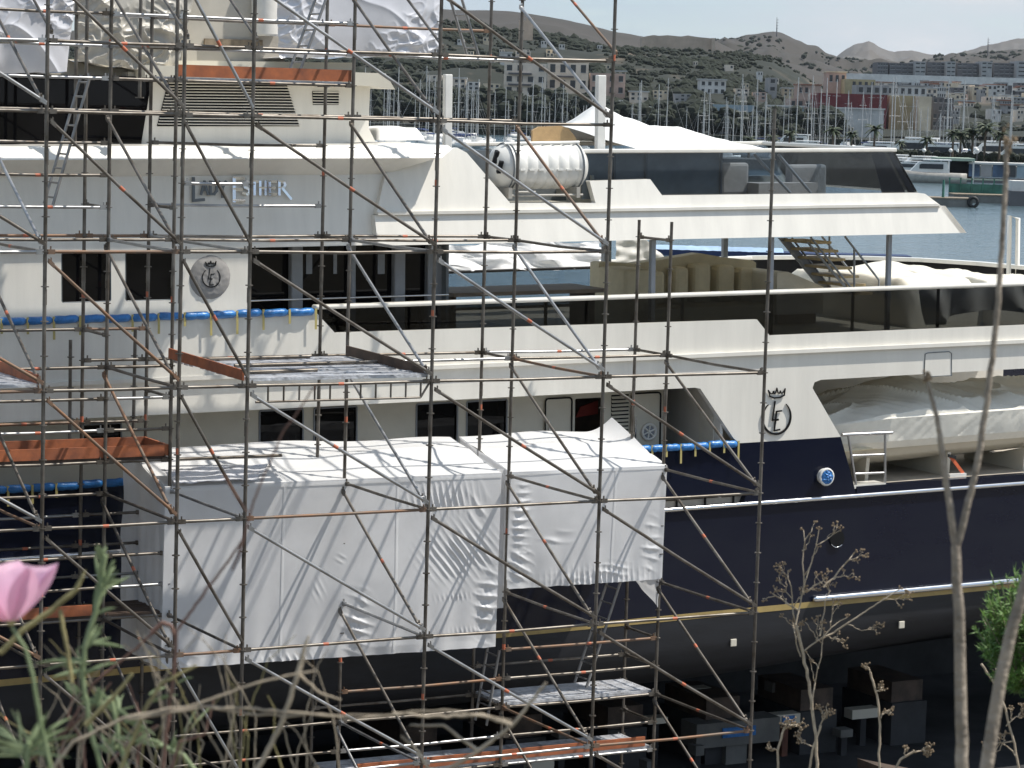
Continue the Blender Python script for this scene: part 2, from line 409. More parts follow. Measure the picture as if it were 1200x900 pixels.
def pix(pts, d): return [Y(p[0], p[1], p[2] if len(p) > 2 else d) for p in pts]
def loc(pts, d): return [Vector((p[0], p[2] if len(p) > 2 else d, p[1])) for p in pts]
def yslab(name, pts, th, m, parent=None, holes=(), bev=.012):
    mbx = MB(); mbx.prism(pts, (0, th, 0), holes)
    o = mbx.build(name, m, parent or yacht)
    return bevel(o, bev) if bev else o
def ybox(name, lo, hi, m, parent=None, bev=0):
    o = MB().box(lo, hi).build(name, m, parent or yacht)
    return bevel(o, bev) if bev else o
def rect(u0, v0, u1, v1, d, r=0.03):                    # window outline with clipped corners
    a, b, c, e = Y(u0, v0, d), Y(u1, v0 - (u1 - u0) * .03, d), Y(u1, v1 - (u1 - u0) * .03, d), Y(u0, v1, d)
    x0, x1, z0, z1 = a.x, b.x, (e.z + c.z) / 2, (a.z + b.z) / 2
    o = []
    for (cx, cz, a0) in ((x1 - r, z1 - r, 0), (x0 + r, z1 - r, 90), (x0 + r, z0 + r, 180), (x1 - r, z0 + r, 270)):
        for k in range(4):
            an = R(a0 + k * 30); o.append(Vector((cx + r * math.cos(an), d, cz + r * math.sin(an))))
    return o
def off(pts, dy): return [p + Vector((0, dy, 0)) for p in pts]
# --- hull
def zb(x): return .055 * max(0, x - 9.5)
def hull_loft(name, prof, m):
    xs = [XL + (XR - XL) * i / 40 for i in range(41)]
    mbx = MB()
    P = lambda a, b: None
    vs = []; n = len(prof)
    for x in xs:
        for (y, z, w) in prof: vs.append((x, y, z + zb(x) * w))
    fs = [(i * n + j, i * n + n + j, i * n + n + j + 1, i * n + j + 1) for i in range(40) for j in range(n - 1)]
    mbx.add(vs, fs, 0, True)
    return mbx.build(name, m, yacht)
hull_loft('hull_side', [(0, 1.1, 0), (0, .5, 0), (0, -.3, 0), (0, -.97, 0)], NAVY)
half = [(0, -.97, 0), (.0, -1.45, .6), (.05, -1.75, 1), (.22, -2.0, 1), (.6, -2.22, 1), (1.4, -2.45, 1), (2.8, -2.8, 1), (4.0, -3.05, .6), (4.3, -3.2, .6)]
hull_loft('hull_bottom', half + [(BEAM - y, z, w) for (y, z, w) in half[-2::-1]], M['antifoul'])
hull_loft('hull_far_side', [(BEAM, -.97, 0), (BEAM, 2.26, 0)], NAVY)
ybox('transom', (XR, 0, -2.2), (XR + .1, BEAM, 1.28), NAVY)
ybox('bow_end', (XL - .1, 0, -2.5), (XL, BEAM, 2.2), NAVY)
slot = pix([(700, 587), (876, 577), (870, 591), (700, 602)], 0)
yslab('bulwark', loc([(XL, 2.26), (11.53, 2.26), (11.75, 1.65), (11.93, 1.1), (XL, 1.1)], 0), .14, NAVY, holes=[slot])
yslab('aft_bulwark', loc([(11.93, 1.285), (XR, 1.285), (XR, 1.1), (11.93, 1.1)], 0.0), .2, NAVY)
fp = ybox('freeing_port', (slot[0].x, .30, 1.0), (slot[1].x + .3, .34, 1.6), M['cream'])
for k in range(5):
    x = slot[1].x - .25 - k * .62
    ybox('freeing_port_gap_strip', (x, .1, 1.0), (x + .03, .13, 1.6), M['black'], fp)  # black strip put in for the dark gap between two panels
m_ = MB().tube((XL, -.02, 1.11), (XR, -.02, 1.11), .045, n=10); m_.build('rub_rail', M['chrome'], yacht)
m_ = MB().box((XL, -.006, -.975), (XR, .002, -.865)); m_.build('boot_stripe', M['gold'], yacht)
p0, p1 = Y(957, 702, -.06), Vector((17.5, -.06, Y(1200, 679.5, -.06).z))
m_ = MB().tube(p0, p1, .062, n=10); m_.sphere(p0, .09, .06, .062); m_.build('fender_rail', M['chrome'], yacht)
for (u, v) in ((859, 753), (1056, 732), (909, 812), (1032, 848)):
    q = Y(u, v, 0); 
    if q.z < -1.7: continue
    ybox('anode', (q.x - .065, -.03, q.z - .07), (q.x + .065, .0, q.z + .07), M['cream'], bev=.01)
q = Y(980, 631, 0)
m_ = MB(); m_.tube((q.x, -.035, q.z), (q.x, .005, q.z), .165, n=24); ph = m_.build('porthole', M['black'], yacht)
m_ = MB(); m_.path([(q.x + .165 * math.cos(R(a)), -.035, q.z + .165 * math.sin(R(a))) for a in range(215, 326, 14)], .008); m_.build('rim', M['chrome'], ph)
# blue wrapped light
q = Y(965, 558, 0)
t = ything('wrapped_hull_light', (q.x, -.05, q.z), 'round hull light wrapped in blue plastic on the navy hull', 'light')
b = MB().tube((q.x, .0, q.z), (q.x, -.10, q.z), .15, n=20); b.path([(q.x + .145 * math.cos(R(a)), -.10, q.z + .145 * math.sin(R(a))) for a in range(0, 361, 20)], .03, n=8); b.build('rim', M['fibre'], t)
MB().grid(lambda a, b: Vector((q.x + .135 * b * math.cos(6.2832 * a), -.13 - .03 * (1 - b) - .035 * nz(b * 4 * math.cos(6.2832 * a), b * 4 * math.sin(6.2832 * a), 2), q.z + .135 * b * math.sin(6.2832 * a))), 28, 8, 0, False).build('plastic_wrap', M['blue'], t)
# --- white band of the upper deck
band = loc([(XL, 4.97), (.60, 5.0), (.98, 4.61), (9.58, 4.56), (9.87, 4.25), (19.0, 4.25), (19.0, 3.40), (11.05, 3.37), (10.90, 3.33), (10.86, 3.22), (11.53, 2.262), (9.25, 2.262), (9.12, 2.36), (8.37, 3.32), (8.25, 3.345), (XL, 3.36)], 0)
yslab('upper_bulwark', band, .14, WHITE, bev=.02)
yslab('knuckle_moulding', loc([(XL, 3.985), (19.0, 3.965), (19.0, 3.895), (XL, 3.915)], -.075), .08, WHITE, bev=.02)
yslab('bulwark_glass', loc([(.63, 5.02), (1.01, 4.6), (9.60, 4.55), (9.89, 4.24), (18.9, 4.24), (18.9, 5.03)], .05), .02, M['darkglass'], bev=0)
ybox('cap_rail', (.60, -.06, 5.02), (19.0, .14, 5.095), WHITE, bev=.03)
for (u, lab) in ((490, 0), (640, 0), (800, 0), (905, 0), (1000, 0), (1100, 0)):
    x = XU(u, 4.8, .08); ybox('glass_stanchion', (x - .025, .08, 4.1), (x + .025, .12, 5.02), M['black'])
hp = pix([(1084, 415), (1087, 413.5), (1112, 412), (1115, 414), (1115, 440), (1083, 441.5)], -.004)
hs = yslab('hatch', hp, .01, WHITE, bev=0)
m_ = MB(); m_.path([p + Vector((0, -.005, 0)) for p in hp + hp[:1]], .009, n=5); m_.build('seal', M['greydark'], hs)
# crest on the wing: ring, letters, crown
def stroke(mbx, pts, w, d, dep=.02):
    for a, b in zip(pts[:-1], pts[1:]):
        a, b = Vector(a), Vector(b); dr = (b - a).normalized(); sd = Vector((-dr.z, 0, dr.x)) * w * .5
        a2, b2 = a - dr * w * .4, b + dr * w * .4
        mbx.prism([a2 + sd, b2 + sd, b2 - sd, a2 - sd], (0, dep, 0))
def crest(cu, cv, R_, d, m, parent, pr=.05, sc_=1.0):
    c = Y(cu, cv, d)
    root = None
    mbx = MB(); n = 34
    outer, inner = [], []
    for k in range(n + 1):
        an = R(128 + k * (282 / n)); s_ = math.sin(math.pi * k / n)
        for lst, rr in ((outer, R_ * (1 + .02 + .035 * s_)), (inner, R_ * (1 - .02 - .05 * s_))):
            lst.append(Vector((c.x + rr * math.cos(an), d - pr, c.z + rr * math.sin(an))))
    mbx.prism(outer + inner[::-1], (0, .03, 0))
    root = mbx.build('crest', m, parent)
    s = R_ / 21.0
    def P(u, v): return Vector((c.x + (u - 909.5) * s, d - pr, c.z - (v - 489) * s))
    w = 1.9 * s
    b1 = MB(); stroke(b1, [P(906.2, 469), P(903, 492), P(911, 491.5)], w, d); b1.build('letter', m, root)
    b2 = MB(); stroke(b2, [P(916, 481), P(909, 481.5), P(906, 505.5), P(914, 504.5)], w, d); stroke(b2, [P(907.5, 492.5), P(911.6, 492)], w, d); b2.build('letter', m, root)
    b3 = MB()
    stroke(b3, [P(898.5, 462), P(905, 464.3), P(914, 464), P(920, 461.5)], w * .9, d)
    stroke(b3, [P(898.5, 462), P(896, 454.5), P(899.5, 458.5), P(902.5, 459), P(903.5, 456), P(905, 459), P(907, 458), P(908.7, 452.2), P(910.3, 458), P(912.5, 459), P(914, 456), P(915.2, 459), P(918.2, 458), P(921, 453.5), P(920, 461.5)], w * .62, d)
    b3.build('crown', m, root)
    return root
crest(909.5, 489, .315, 0.0, M['black'], yacht, .035)
# --- decks inside
ybox('upper_deck', (XL, .145, 3.95), (19.0, BEAM - .1, 4.10), M['cream'])
ybox('main_deck', (XL, .145, 1.12), (XR, BEAM - .1, 1.24), M['palewood'])
fcap = [(XL, 5.03), (13.2, 5.05)]
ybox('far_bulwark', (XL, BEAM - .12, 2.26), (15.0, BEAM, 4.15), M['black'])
XG = XU(884, 4.7, 8.6)
ybox('far_glass', (XL, BEAM - .08, 4.15), (XG, BEAM - .06, 5.0), M['tint'])
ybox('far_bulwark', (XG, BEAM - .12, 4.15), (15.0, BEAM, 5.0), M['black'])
ybox('far_cap_rail', (XL, BEAM - .15, 5.0), (15.0, BEAM + .05, 5.08), WHITE, bev=.02)
pth = [(15.0, BEAM), (16.2, BEAM - .25), (17.4, BEAM - .9), (18.3, BEAM - 1.9), (18.8, BEAM - 3.3), (19.0, BEAM - 5), (19.0, .05)]
mb1, mb2 = MB(), MB()
for a, b in zip(pth[:-1], pth[1:]):
    dv = Vector((b[0] - a[0], b[1] - a[1], 0)).normalized(); nn = Vector((-dv.y, dv.x, 0))
    A, B2 = Vector((a[0], a[1], 4.1)), Vector((b[0], b[1], 4.1))
    mb1.prism([A, B2, B2 + Vector((0, 0, .9)), A + Vector((0, 0, .9))], nn * .1)
    A2, B3 = A + Vector((0, 0, .9)) + nn * .15, B2 + Vector((0, 0, .9)) + nn * .15
    mb2.prism([A2, B3, B3 - nn * .25, A2 - nn * .25], (0, 0, .08))
mb1.build('stern_bulwark', M['black'], yacht); mb2.build('stern_cap_rail', WHITE, yacht)
# --- main deck house behind the side deck
DW = 1.1
wins = [rect(97, 497, 142, 538, DW), rect(304, 481, 355, 528, DW), rect(368, 478, 418, 525, DW), rect(488, 473, 536, 521, DW), rect(547, 470, 594, 518, DW)]
xe = XU(777, 2.6, DW)
hall = [Vector((p.x, DW, p.z)) for p in rect(674, 467, 706, 560, DW)]
ybox_w = loc([(XL, 3.95), (xe, 3.95), (xe, 1.24), (XL, 1.24)], DW)
yslab('deckhouse_wall', ybox_w, .06, M['cream'], holes=wins + [hall], bev=0)
for w in wins:
    f = MB(); f.path([p + Vector((0, -.004, 0)) for p in w + w[:1]], .018, n=6); fr = f.build('window', M['grey'], yacht)
    MB().prism(off(w, .035), (0, .012, 0)).build('pane', M['blackglass'], fr)
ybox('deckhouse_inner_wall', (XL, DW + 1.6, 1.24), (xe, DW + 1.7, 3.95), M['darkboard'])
h0 = Y(678, 490, DW + .4); h1 = Y(704, 470, DW + .4)
mbx = MB(); mbx.prism([(h0.x, DW + .5, h0.z), (h1.x, DW + .5, h1.z - .25), (h1.x, DW + .5, h1.z), (h0.x + .1, DW + .5, h1.z - .1)], (0, .03, 0)); mbx.build('red_curtain', M['redpanel'], yacht)
def ydoor(u0, v0, u1, v1, vent=None):
    r_ = rect(u0, v0, u1, v1, DW - .03, .06)
    d_ = yslab('door', r_, .03, M['cream'], bev=.006)
    f = MB(); f.path([p + Vector((0, -.012, 0)) for p in r_ + r_[:1]], .016, n=6); f.build('seal', M['black'], d_)
    c = Y(u0 + 5, (v0 + v1) / 2 - 8, DW - .06)
    MB().tube(c - Vector((0, 0, .25)), c + Vector((0, 0, .2)), .014).build('handle', M['chrome'], d_)
    if vent:
        c = Y(*vent, DW - .04); rr = .145
        b = MB(); b.path([(c.x + rr * math.cos(R(a)), c.y - .02, c.z + rr * math.sin(R(a))) for a in range(0, 361, 20)], .028); b.build('vent_ring', M['fibre'], d_)
        b = MB(); b.tube((c.x, c.y - .01, c.z), (c.x, c.y + .02, c.z), rr, n=20); b.build('vent_disc', M['grey'], d_)
        b = MB()
        for a in range(0, 180, 60): dv = Vector((math.cos(R(a + 20)), 0, math.sin(R(a + 20)))) * rr; b.tube(Vector((c.x, c.y - .02, c.z)) - dv, Vector((c.x, c.y - .02, c.z)) + dv, .016)
        b.build('vent_spoke', M['fibre'], d_)
ydoor(639, 467, 670, 560); ydoor(740, 461, 774, 556, (760, 506))
a, b = Y(717, 463, DW - .02), Y(736, 545, DW - .02)
lv = ybox('louvre_panel', (a.x, DW - .01, b.z), (b.x, DW, a.z), M['black'])
for k in range(18):
    z = a.z - .03 - k * .072
    mbx = MB(); mbx.prism([(a.x, DW - .012, z), (b.x, DW - .012, z), (b.x, DW - .045, z - .03), (a.x, DW - .045, z - .03)], (0, .006, -.012)); mbx.build('louvre_slat', M['cream'], lv)
xb = XU(812, 2.8, 1.1)
ybox('side_deck_bulkhead', (xb, .145, 1.24), (xb + .06, 4.2, 3.95), WHITE)
ybox('bulkhead_panel', (xb - .02, .35, 1.9), (xb, .85, 2.75), M['canvas'])
ybox('bay_back_wall', (xb, 4.6, 1.24), (19.0, 4.66, 3.95), WHITE)
# side rail by the boarding gap
g = [Y(987, 509.5, .05), Y(1044, 507, .05), Y(1003, 568, .05), Y(1037, 567, .05)]
gt = MB(); gt.path([g[0], g[1] + Vector((.03, 0, 0))], .034, n=8); rl = gt.build('gate_rail', M['brushed'], yacht)
for a, b in ((lerp(g[0], g[1], .12), g[2]), (lerp(g[0], g[1], .88), g[3])): MB().tube(a, b, .026).build('gate_post', M['brushed'], rl)
for f in (.42, .78):
    MB().tube(lerp(lerp(g[0], g[1], .12), g[2], f), lerp(lerp(g[0], g[1], .88), g[3], f), .02).build('gate_bar', M['brushed'], rl)
ybox('gate_sill', (g[2].x - .1, .02, 1.24), (g[3].x, .4, 1.31), WHITE)
# --- upper deck house
DU = .25
uw = [rect(72, 297, 130, 355, DU), rect(147, 296, 203, 353, DU)]
xw = XU(292, 5.5, DU)
yslab('saloon_wall', loc([(XL, 6.10), (xw, 6.10), (xw, 4.1), (XL, 4.1)], DU), .08, WHITE, holes=uw, bev=0)
for w in uw:
    f = MB(); f.path([p + Vector((0, .01, 0)) for p in w + w[:1]], .012, n=6); fr = f.build('window', M['greydark'], yacht)
    MB().prism(off(w, .04), (0, .012, 0)).build('pane', M['blackglass'], fr)
x5 = XU(523, 5.5, 1.0)
ybox('saloon_return', (xw - .06, DU + .09, 4.1), (xw, 1.35, 6.10), WHITE)
ybox('saloon_glass', (xw, 1.35, 4.1), (x5, 1.38, 6.10), M['blackglass'])
ybox('saloon_aft_glass', (x5, 1.0, 4.1), (x5 + .05, 3.2, 6.10), M['greydark'])
for (u0, u1) in ((341, 355), (411, 417), (462, 475), (501, 521)):
    a, b = XU(u0, 5.5, 1.2), XU(u1, 5.5, 1.2); ybox('saloon_post', (a, 1.18, 4.1), (b, 1.34, 6.10), M['grey'], bev=.03)
for (u0, u1) in ((359, 366), (391, 395), (443, 451)):
    a, b = Y(u0, 298, 1.33), Y(u1, 321, 1.33); ybox('far_window_daylight', (a.x, 1.335, b.z), (b.x, 1.345, a.z), M['grey'])  # grey panels stand in for daylight showing through the far windows
m_ = MB().tube((xw, .9, 5.12), (x5, .9, 5.12), .016); m_.build('side_deck_rail', M['chrome'], yacht)
# --- bridge deck: roof over the aft deck, fascia, bulwark
RB, RT = 6.08, 6.598
xt0, xt1 = XU(1131, RB, .05), XU(1102, RT, .3)
ybox('bridge_deck', (XL, .30, 6.11), (xt1 - .1, 5.2, 6.30), M['cream'])  # roof cut short on its unseen far side so sun reaches the sheet
xf = XU(440, 6.2, .1)
def loft3(name, near, far, th, m):       # sloping board between two edges
    mbx = MB(); mbx.prism([near[0], near[1], far[1], far[0]], th); return bevel(mbx.build(name, m, yacht), .015)
loft3('roof_fascia', [Vector((xf, .0, RB)), Vector((xt0, .0, RB))], [Vector((xf, .14, RT)), Vector((xt1, .14, RT))], (0, .2, 0), WHITE)
mbx = MB(); mbx.prism([Vector((xt0, 0, RB)), Vector((xt0, 5.3, RB)), Vector((xt1, 5.3, RT)), Vector((xt1, .14, RT))], (-.15, 0, 0)); mbx.build('roof_aft_fascia', WHITE, yacht)
ybox('far_fascia', (xf, 5.2, RB), (xt1, 5.3, RT), WHITE)
ybox('roof_top', (xf, .4, RT - .08), (xt1 - .05, 5.4, RT - .01), M['cream'])
A_ = [(452, 203), (520, 176), (536, 173), (547, 179), (598, 238), (698, 238), (691, 212), (762, 210), (776, 229), (1076, 226), (1084, 227), (1102, 243.5)]
up = []
for (u, v) in A_:
    z = Y(u, v, .3).z; d = lerp(.14, .42, (z - 6.62) / 1.2); up.append(Y(u, v, d))
xl0 = XU(441, 6.6, .15)
yslab('bridge_bulwark', up + [Vector((xl0, .14, 6.62))][::-1] if False else up + [Vector((up[-1].x, .14, 6.62)), Vector((xl0, .14, 6.62))], .14, WHITE, bev=.02)
yslab('bulwark_lip', loc([(xl0, 6.655), (up[-1].x - .12, 6.65), (up[-1].x + .0, 6.60), (xl0, 6.60)], .075), .22, WHITE, bev=.02)
# raft recess
a, b = Y(560, 215, .5), Y(697, 238, .45)
ybox('raft_shelf', (a.x, .3, b.z - .05), (b.x, 1.5, b.z + .0), M['cream'])
ybox('raft_recess_back', (a.x - .6, 1.5, b.z), (b.x + .05, 1.56, 7.66), M['greydark'])
mbx = MB(); mbx.prism([Vector((b.x, .42, b.z)), Vector((b.x - .05, .5, b.z + .5)), Vector((b.x - .05, 1.5, b.z + .5)), Vector((b.x, 1.5, b.z))], (.05, 0, 0)); mbx.build('raft_recess_side', M['cream'], yacht)
mbx = MB(); mbx.prism([Vector((a.x - .35, .4, 7.66)), Vector((a.x + .12, .33, b.z)), Vector((a.x + .12, 1.5, b.z)), Vector((a.x - .35, 1.5, 7.66))], (-.05, 0, 0)); mbx.build('raft_recess_end', M['greydark'], yacht)
# windscreen of the flybridge
W_ = [(686, 180), (1047, 177.5), (1075, 226.5), (776, 229.5), (762, 210.5), (690, 212.5)]
ws = pix(W_, .46)
yslab('windscreen', ws, .015, M['tint'], bev=0)
zr = (ws[0].z + ws[1].z) / 2
for u in (720, 757, 845): 
    x = XU(u, 7.3, .5); z0 = Y(u, 229, .5).z if u > 770 else Y(u, 211, .5).z
    ybox('windscreen_mullion', (x - .02, .48, z0), (x + .02, .52, zr), M['greydark'])
ybox('windscreen_blind', (ws[0].x, .56, 6.8), (XU(845, 7.3, .5), .6, zr), M['blind'])
ybox('windscreen_rim', (ws[0].x - .1, .38, zr), (ws[1].x + .03, .56, zr + .075), WHITE, bev=.02)
FY = 5.0
fws = [Vector((p.x, FY, p.z)) for p in ws]
ybox('windscreen_far_rim', (ws[0].x - .1, FY - .05, zr), (ws[1].x + .03, FY + .13, zr + .075), WHITE, bev=.02)
yslab('windscreen_far', [Vector((ws[0].x, FY, zr)), Vector((ws[1].x, FY, zr)), Vector((ws[2].x, FY, ws[2].z)), Vector((ws[0].x, FY, ws[2].z))], .015, M['tint'], bev=0)
mbx = MB(); mbx.prism([ws[1], ws[2], Vector((ws[2].x, FY, ws[2].z)), Vector((ws[1].x, FY, zr))], (.02, 0, 0)); mbx.build('windscreen_aft', M['tint'], yacht)
ybox('windscreen_aft_rim', (ws[1].x - .05, .56, zr), (ws[1].x + .03, FY - .05, zr + .075), WHITE, bev=.02)
mbx = MB(); mbx.prism([ws[1] + Vector((-.12, .03, 0)), ws[1] + Vector((-.02, .03, 0)), ws[2] + Vector((-.02, .03, 0)), ws[2] + Vector((-.16, .03, 0))], (0, .05, 0)); mbx.build('corner_pillar', M['navy'], yacht)
ybox('far_bridge_bulwark', (xl0, 5.1, 6.55), (xt1 - .3, 5.2, 7.0), WHITE)
ybox('bridge_floor', (xf, .6, 6.58), (xt1 - .3, 5.2, 6.66), M['palewood'])
ybox('bar_counter', (XU(700, 7, 2.2), 2.3, 6.66), (XU(835, 7, 2.2), 3.0, 7.45), M['greydark'])
for (u0, v0, u1, v1) in ((884, 181, 926, 226), (912, 181, 950, 226)):
    a, b = Y(u0, v0, 1.0), Y(u1, v1, 1.0); MB().tube(a, b, .03).build('windscreen_stay', M['grey'], yacht)
mbx = MB(); mbx.prism([ws[1] + Vector((-.45, .1, 0)), ws[1] + Vector((-.16, .1, 0)), ws[2] + Vector((-.2, .1, 0)), ws[2] + Vector((-.75, .1, 0))], (0, .02, 0)); mbx.build('windscreen_band', M['navy'], yacht)
for (u0, v0, u1, v1) in ((846, 191, 878, 222), (926, 193, 969, 228)):
    a, b = Y(u0, v0, 2.6), Y(u1, v1, 2.6)
    s_ = ything('helm_seat', ((a.x + b.x) / 2, 2.8, 6.66), 'grey seat back %s seen through the flybridge windscreen' % ('nearer the bow' if u0 < 900 else 'nearer the stern'), 'seat')
    bevel(MB().box((a.x, 2.6, b.z - .1), (b.x, 2.8, a.z)).build('backrest', M['greycanvas'], s_), .06)
    bevel(MB().box((a.x - .02, 2.1, b.z - .25), (b.x + .02, 2.6, b.z - .1)).build('cushion', M['greycanvas'], s_), .05)
    MB().box(((a.x + b.x) / 2 - .1, 2.3, 6.66), ((a.x + b.x) / 2 + .1, 2.6, b.z - .25)).build('pedestal', M['grey'], s_)
a, b = Y(876, 214, 2.6), Y(945, 224, 2.6)
ybox('helm_console', (a.x, 2.2, 6.66), (b.x, 2.8, a.z), M['greycanvas'])
# canopy cover on the flybridge
cu = [664, 676, 688, 700, 708, 722, 740, 760, 775, 795, 812, 828, 842, 852]
cv = [150, 142, 131, 122, 125, 134, 140, 146, 149, 147, 155, 164, 172, 176]
xs_ = [Y(u, v, 3.0).x for u, v in zip(cu, cv)]; zs_ = [Y(u, v, 3.0).z for u, v in zip(cu, cv)]
def canopy(a, b):
    x = lerp(xs_[0], xs_[-1], a); top = pw(xs_, zs_, x); base = zr - .02 + .04
    yy = lerp(.75, 5.3, b)
    f = 1 - abs((yy - 3.0) / (2.25 if yy < 3 else 2.3)); f = max(0, f) ** .85
    w_ = .02 * nz(x * 3, yy * 2.3, 1) + .035 * abs(nz(x * 7, yy * .8, 4)) * (1 - f) + .015 * math.sin(x * 9 + yy * 2)
    shear = .35 * (1 - f) if a < .3 else 0
    return Vector((x + shear * (1 - a / .3), yy, base + (top - base) * f + w_))
mbx = MB().grid(canopy, 120, 50)
t = yown(mbx, 'canopy_cover', M['whitecanvas'], 'white peaked canvas cover stretched over the flybridge', 'canvas cover')
# wooden bar panel and antenna posts
tp = pix([(624, 177), (624, 153), (632, 148.5), (658, 147.5), (666, 150), (674, 160), (684, 178)], .95)
yslab('bar_panel', tp, .06, M['tan'], bev=.01)
for (u0, u1, v0, v1, d) in ((701, 709.5, 88, 178, .65), (522, 530, 87, 168, .8)):
    a, b = Y(u0, v0, d), Y(u1, v1, d); ybox('antenna_post', (a.x, d, b.z - .2), (b.x, d + .11, a.z), M['fibre'], bev=.015)
# --- life raft canister in its cradle
L0, L1 = Y(588, 196, .62), Y(673, 194, .62)
rr = .40
lr = ything('life_raft_canister', (L0.x + .6, .62, L0.z - rr), 'white ribbed life raft canister lying in its recess beside the flybridge', 'life raft')
LZ = (L0.z + L1.z) / 2 - .0
prof = [(L0.x - .22, .10), (L0.x - .19, .24), (L0.x - .10, .345), (L0.x, .385), (L0.x + .03, .41), (L0.x + .10, .41), (L0.x + .12, .39)]
n_r = 6
for k in range(n_r):
    a = lerp(L0.x + .12, L1.x - .10, k / n_r); b = lerp(L0.x + .12, L1.x - .10, (k + 1) / n_r); w = b - a
    prof += [(a + w * .15, .405), (a + w * .8, .405), (a + w * .9, .388), (a + w, .388)]
prof += [(L1.x - .08, .41), (L1.x + .02, .41), (L1.x + .05, .37), (L1.x + .12, .30), (L1.x + .15, .15), (L1.x + .155, .0)]
prof = [(L0.x - .225, .0)] + prof
def raft(a, b):
    k = min(len(prof) - 1, int(round(b * (len(prof) - 1)))); x, r_ = prof[k]; an = 2 * math.pi * a
    return Vector((x, .62 + r_ * math.cos(an), LZ + r_ * math.sin(an)))
MB().grid(raft, 40, len(prof) - 1).build('shell', M['fibre'], lr)
for x in (L0.x + .03, L0.x + .10, L1.x - .03):
    b = MB(); b.path([(x, .62 + .422 * math.cos(R(a)), LZ + .422 * math.sin(R(a))) for a in range(0, 361, 15)], .014, n=5); b.build('strap', M['greydark'], lr)
for k in range(7):
    x = lerp(L0.x + .2, L1.x - .15, k / 6)
    b = MB(); b.box((x - .05, .62 - .425, LZ - .06), (x + .06, .62 - .39, LZ - .035)); b.build('latch', M['fibre'], lr)
b = MB(); b.tube((L0.x - .02, .50, LZ + .41), (L1.x + .02, .50, LZ + .43), .03); b.build('top_bar', M['fibre'], lr)
b = MB(); 
for (yy, zz) in ((.34, .13), (.50, .30)):
    b.obox(Vector((L0.x - .185, yy, LZ + zz - .12)), Vector((.03, -.02, 0)), Vector((.02, .05, .02)), Vector((.03, 0, .10)))
b.build('label_recess', M['black'], lr)
b = MB(); b.box((L0.x - .05, .25, LZ - .55), (L0.x + .02, 1.0, LZ - .36)); b.box((L1.x - .15, .25, LZ - .55), (L1.x - .08, 1.0, LZ - .36))
b.tube((L0.x - .05, .3, LZ - .50), (L1.x, .3, LZ - .50), .02); b.tube((L0.x + .1, .28, LZ - .44), (L0.x + .5, .28, LZ - .44), .02)
b.build('cradle', M['fibredirt'], lr)
# --- bridge wing, name panel
zw0, zw1 = Y(300, 186, -.2).z, Y(300, 171, -.2).z
xw1 = XU(530, 7.75, -.1)
mbx = MB(); mbx.prism([Vector((XL, -.20, zw0)), Vector((xw1 - .25, -.20, zw0)), Vector((xw1, -.1, (zw0 + zw1) / 2 + .05)), Vector((xw1 - .05, -.02, zw1)), Vector((XL, -.02, zw1))], (0, 2.0, 0))
bevel(mbx.build('bridge_wing', WHITE, yacht), .02)
mbx = MB(); xn = XU(450, 7.3, .4); xn1 = XU(436, 6.1, .2)
mbx.prism([Vector((XL, -.17, zw0)), Vector((xw1 - .3, -.17, zw0)), Vector((xn, .38, zw0 - .30)), Vector((XL, .38, zw0 - .30))], (0, .3, 0)); mbx.build('wing_cove', WHITE, yacht)
mbx = MB(); mbx.prism([Vector((XL, .38, zw0 - .30)), Vector((xn, .38, zw0 - .30)), Vector((xn1, .20, 6.08)), Vector((XL, .20, 6.08))], (0, .25, 0)); bevel(mbx.build('name_panel', WHITE, yacht), .015)
npz0, npz1 = zw0 - .30, 6.08
def NP(u, v):
    d = .3
    for _ in range(4):
        p = Y(u, v, d); d = lerp(.20, .38, (p.z - npz1) / (npz0 - npz1))
    return Y(u, v, d - .075)
GL = {'L': [[(0, 0), (0, 1.25 - .25), ], [(0, 1), (.75, 1)]], }
def letter(strokes, u0, v0, w, h, sw, slope=-.02):
    mbx = MB()
    for st in strokes: stroke(mbx, [NP(u0 + x * w, v0 + y * h + slope * x * w) for (x, y) in st], sw, 0, .03)
    mbx.build('letter', M['greydark'] if u0 < 270 else M['chrome'], yacht)  # same lettering; second word gets brighter metal to carry the light it catches
SM = {'A': [[(0, 1), (.5, 0), (1, 1)], [(.2, .65), (.8, .65)]], 'D': [[(0, 1), (0, 0), (.6, .05), (.95, .35), (.9, .75), (.55, 1), (0, 1)]], 'Y': [[(0, 0), (.5, .5)], [(1, 0), (.5, .5), (.5, 1.25)]],
      'S': [[(1, .1), (.5, 0), (.1, .2), (.3, .45), (.8, .6), (.95, .8), (.6, 1), (0, .9)]], 'T': [[(0, 0), (1, 0)], [(.5, 0), (.5, 1)]], 'H': [[(0, 0), (0, 1)], [(1, 0), (1, 1)], [(0, .5), (1, .5)]],
      'E': [[(1, 0), (0, 0), (0, 1), (1, 1)], [(0, .5), (.8, .5)]], 'R': [[(0, 1), (0, 0), (.7, .03), (.85, .25), (.6, .48), (0, .5)], [(.4, .5), (1.7, 1.35)]]}
letter([[(0, 0), (0, 1), (1, .97)]], 227, 209, 12, 26, .05)
for ch, u, w in (('A', 236, 8), ('D', 247, 8), ('Y', 257, 8)): letter(SM[ch], u, 213, w, 14.5, .04)
letter([[(1, .0), (0, 0), (0, 1), (1.05, 1)], [(0, .5), (.8, .5)]], 274.5, 209, 11, 26.5, .055)
for ch, u, w in (('S', 285, 8.5), ('T', 295, 7), ('H', 305, 6.5), ('E', 316, 7.5), ('R', 327.5, 8)): letter(SM[ch], u, 213, w, 14.8, .045)
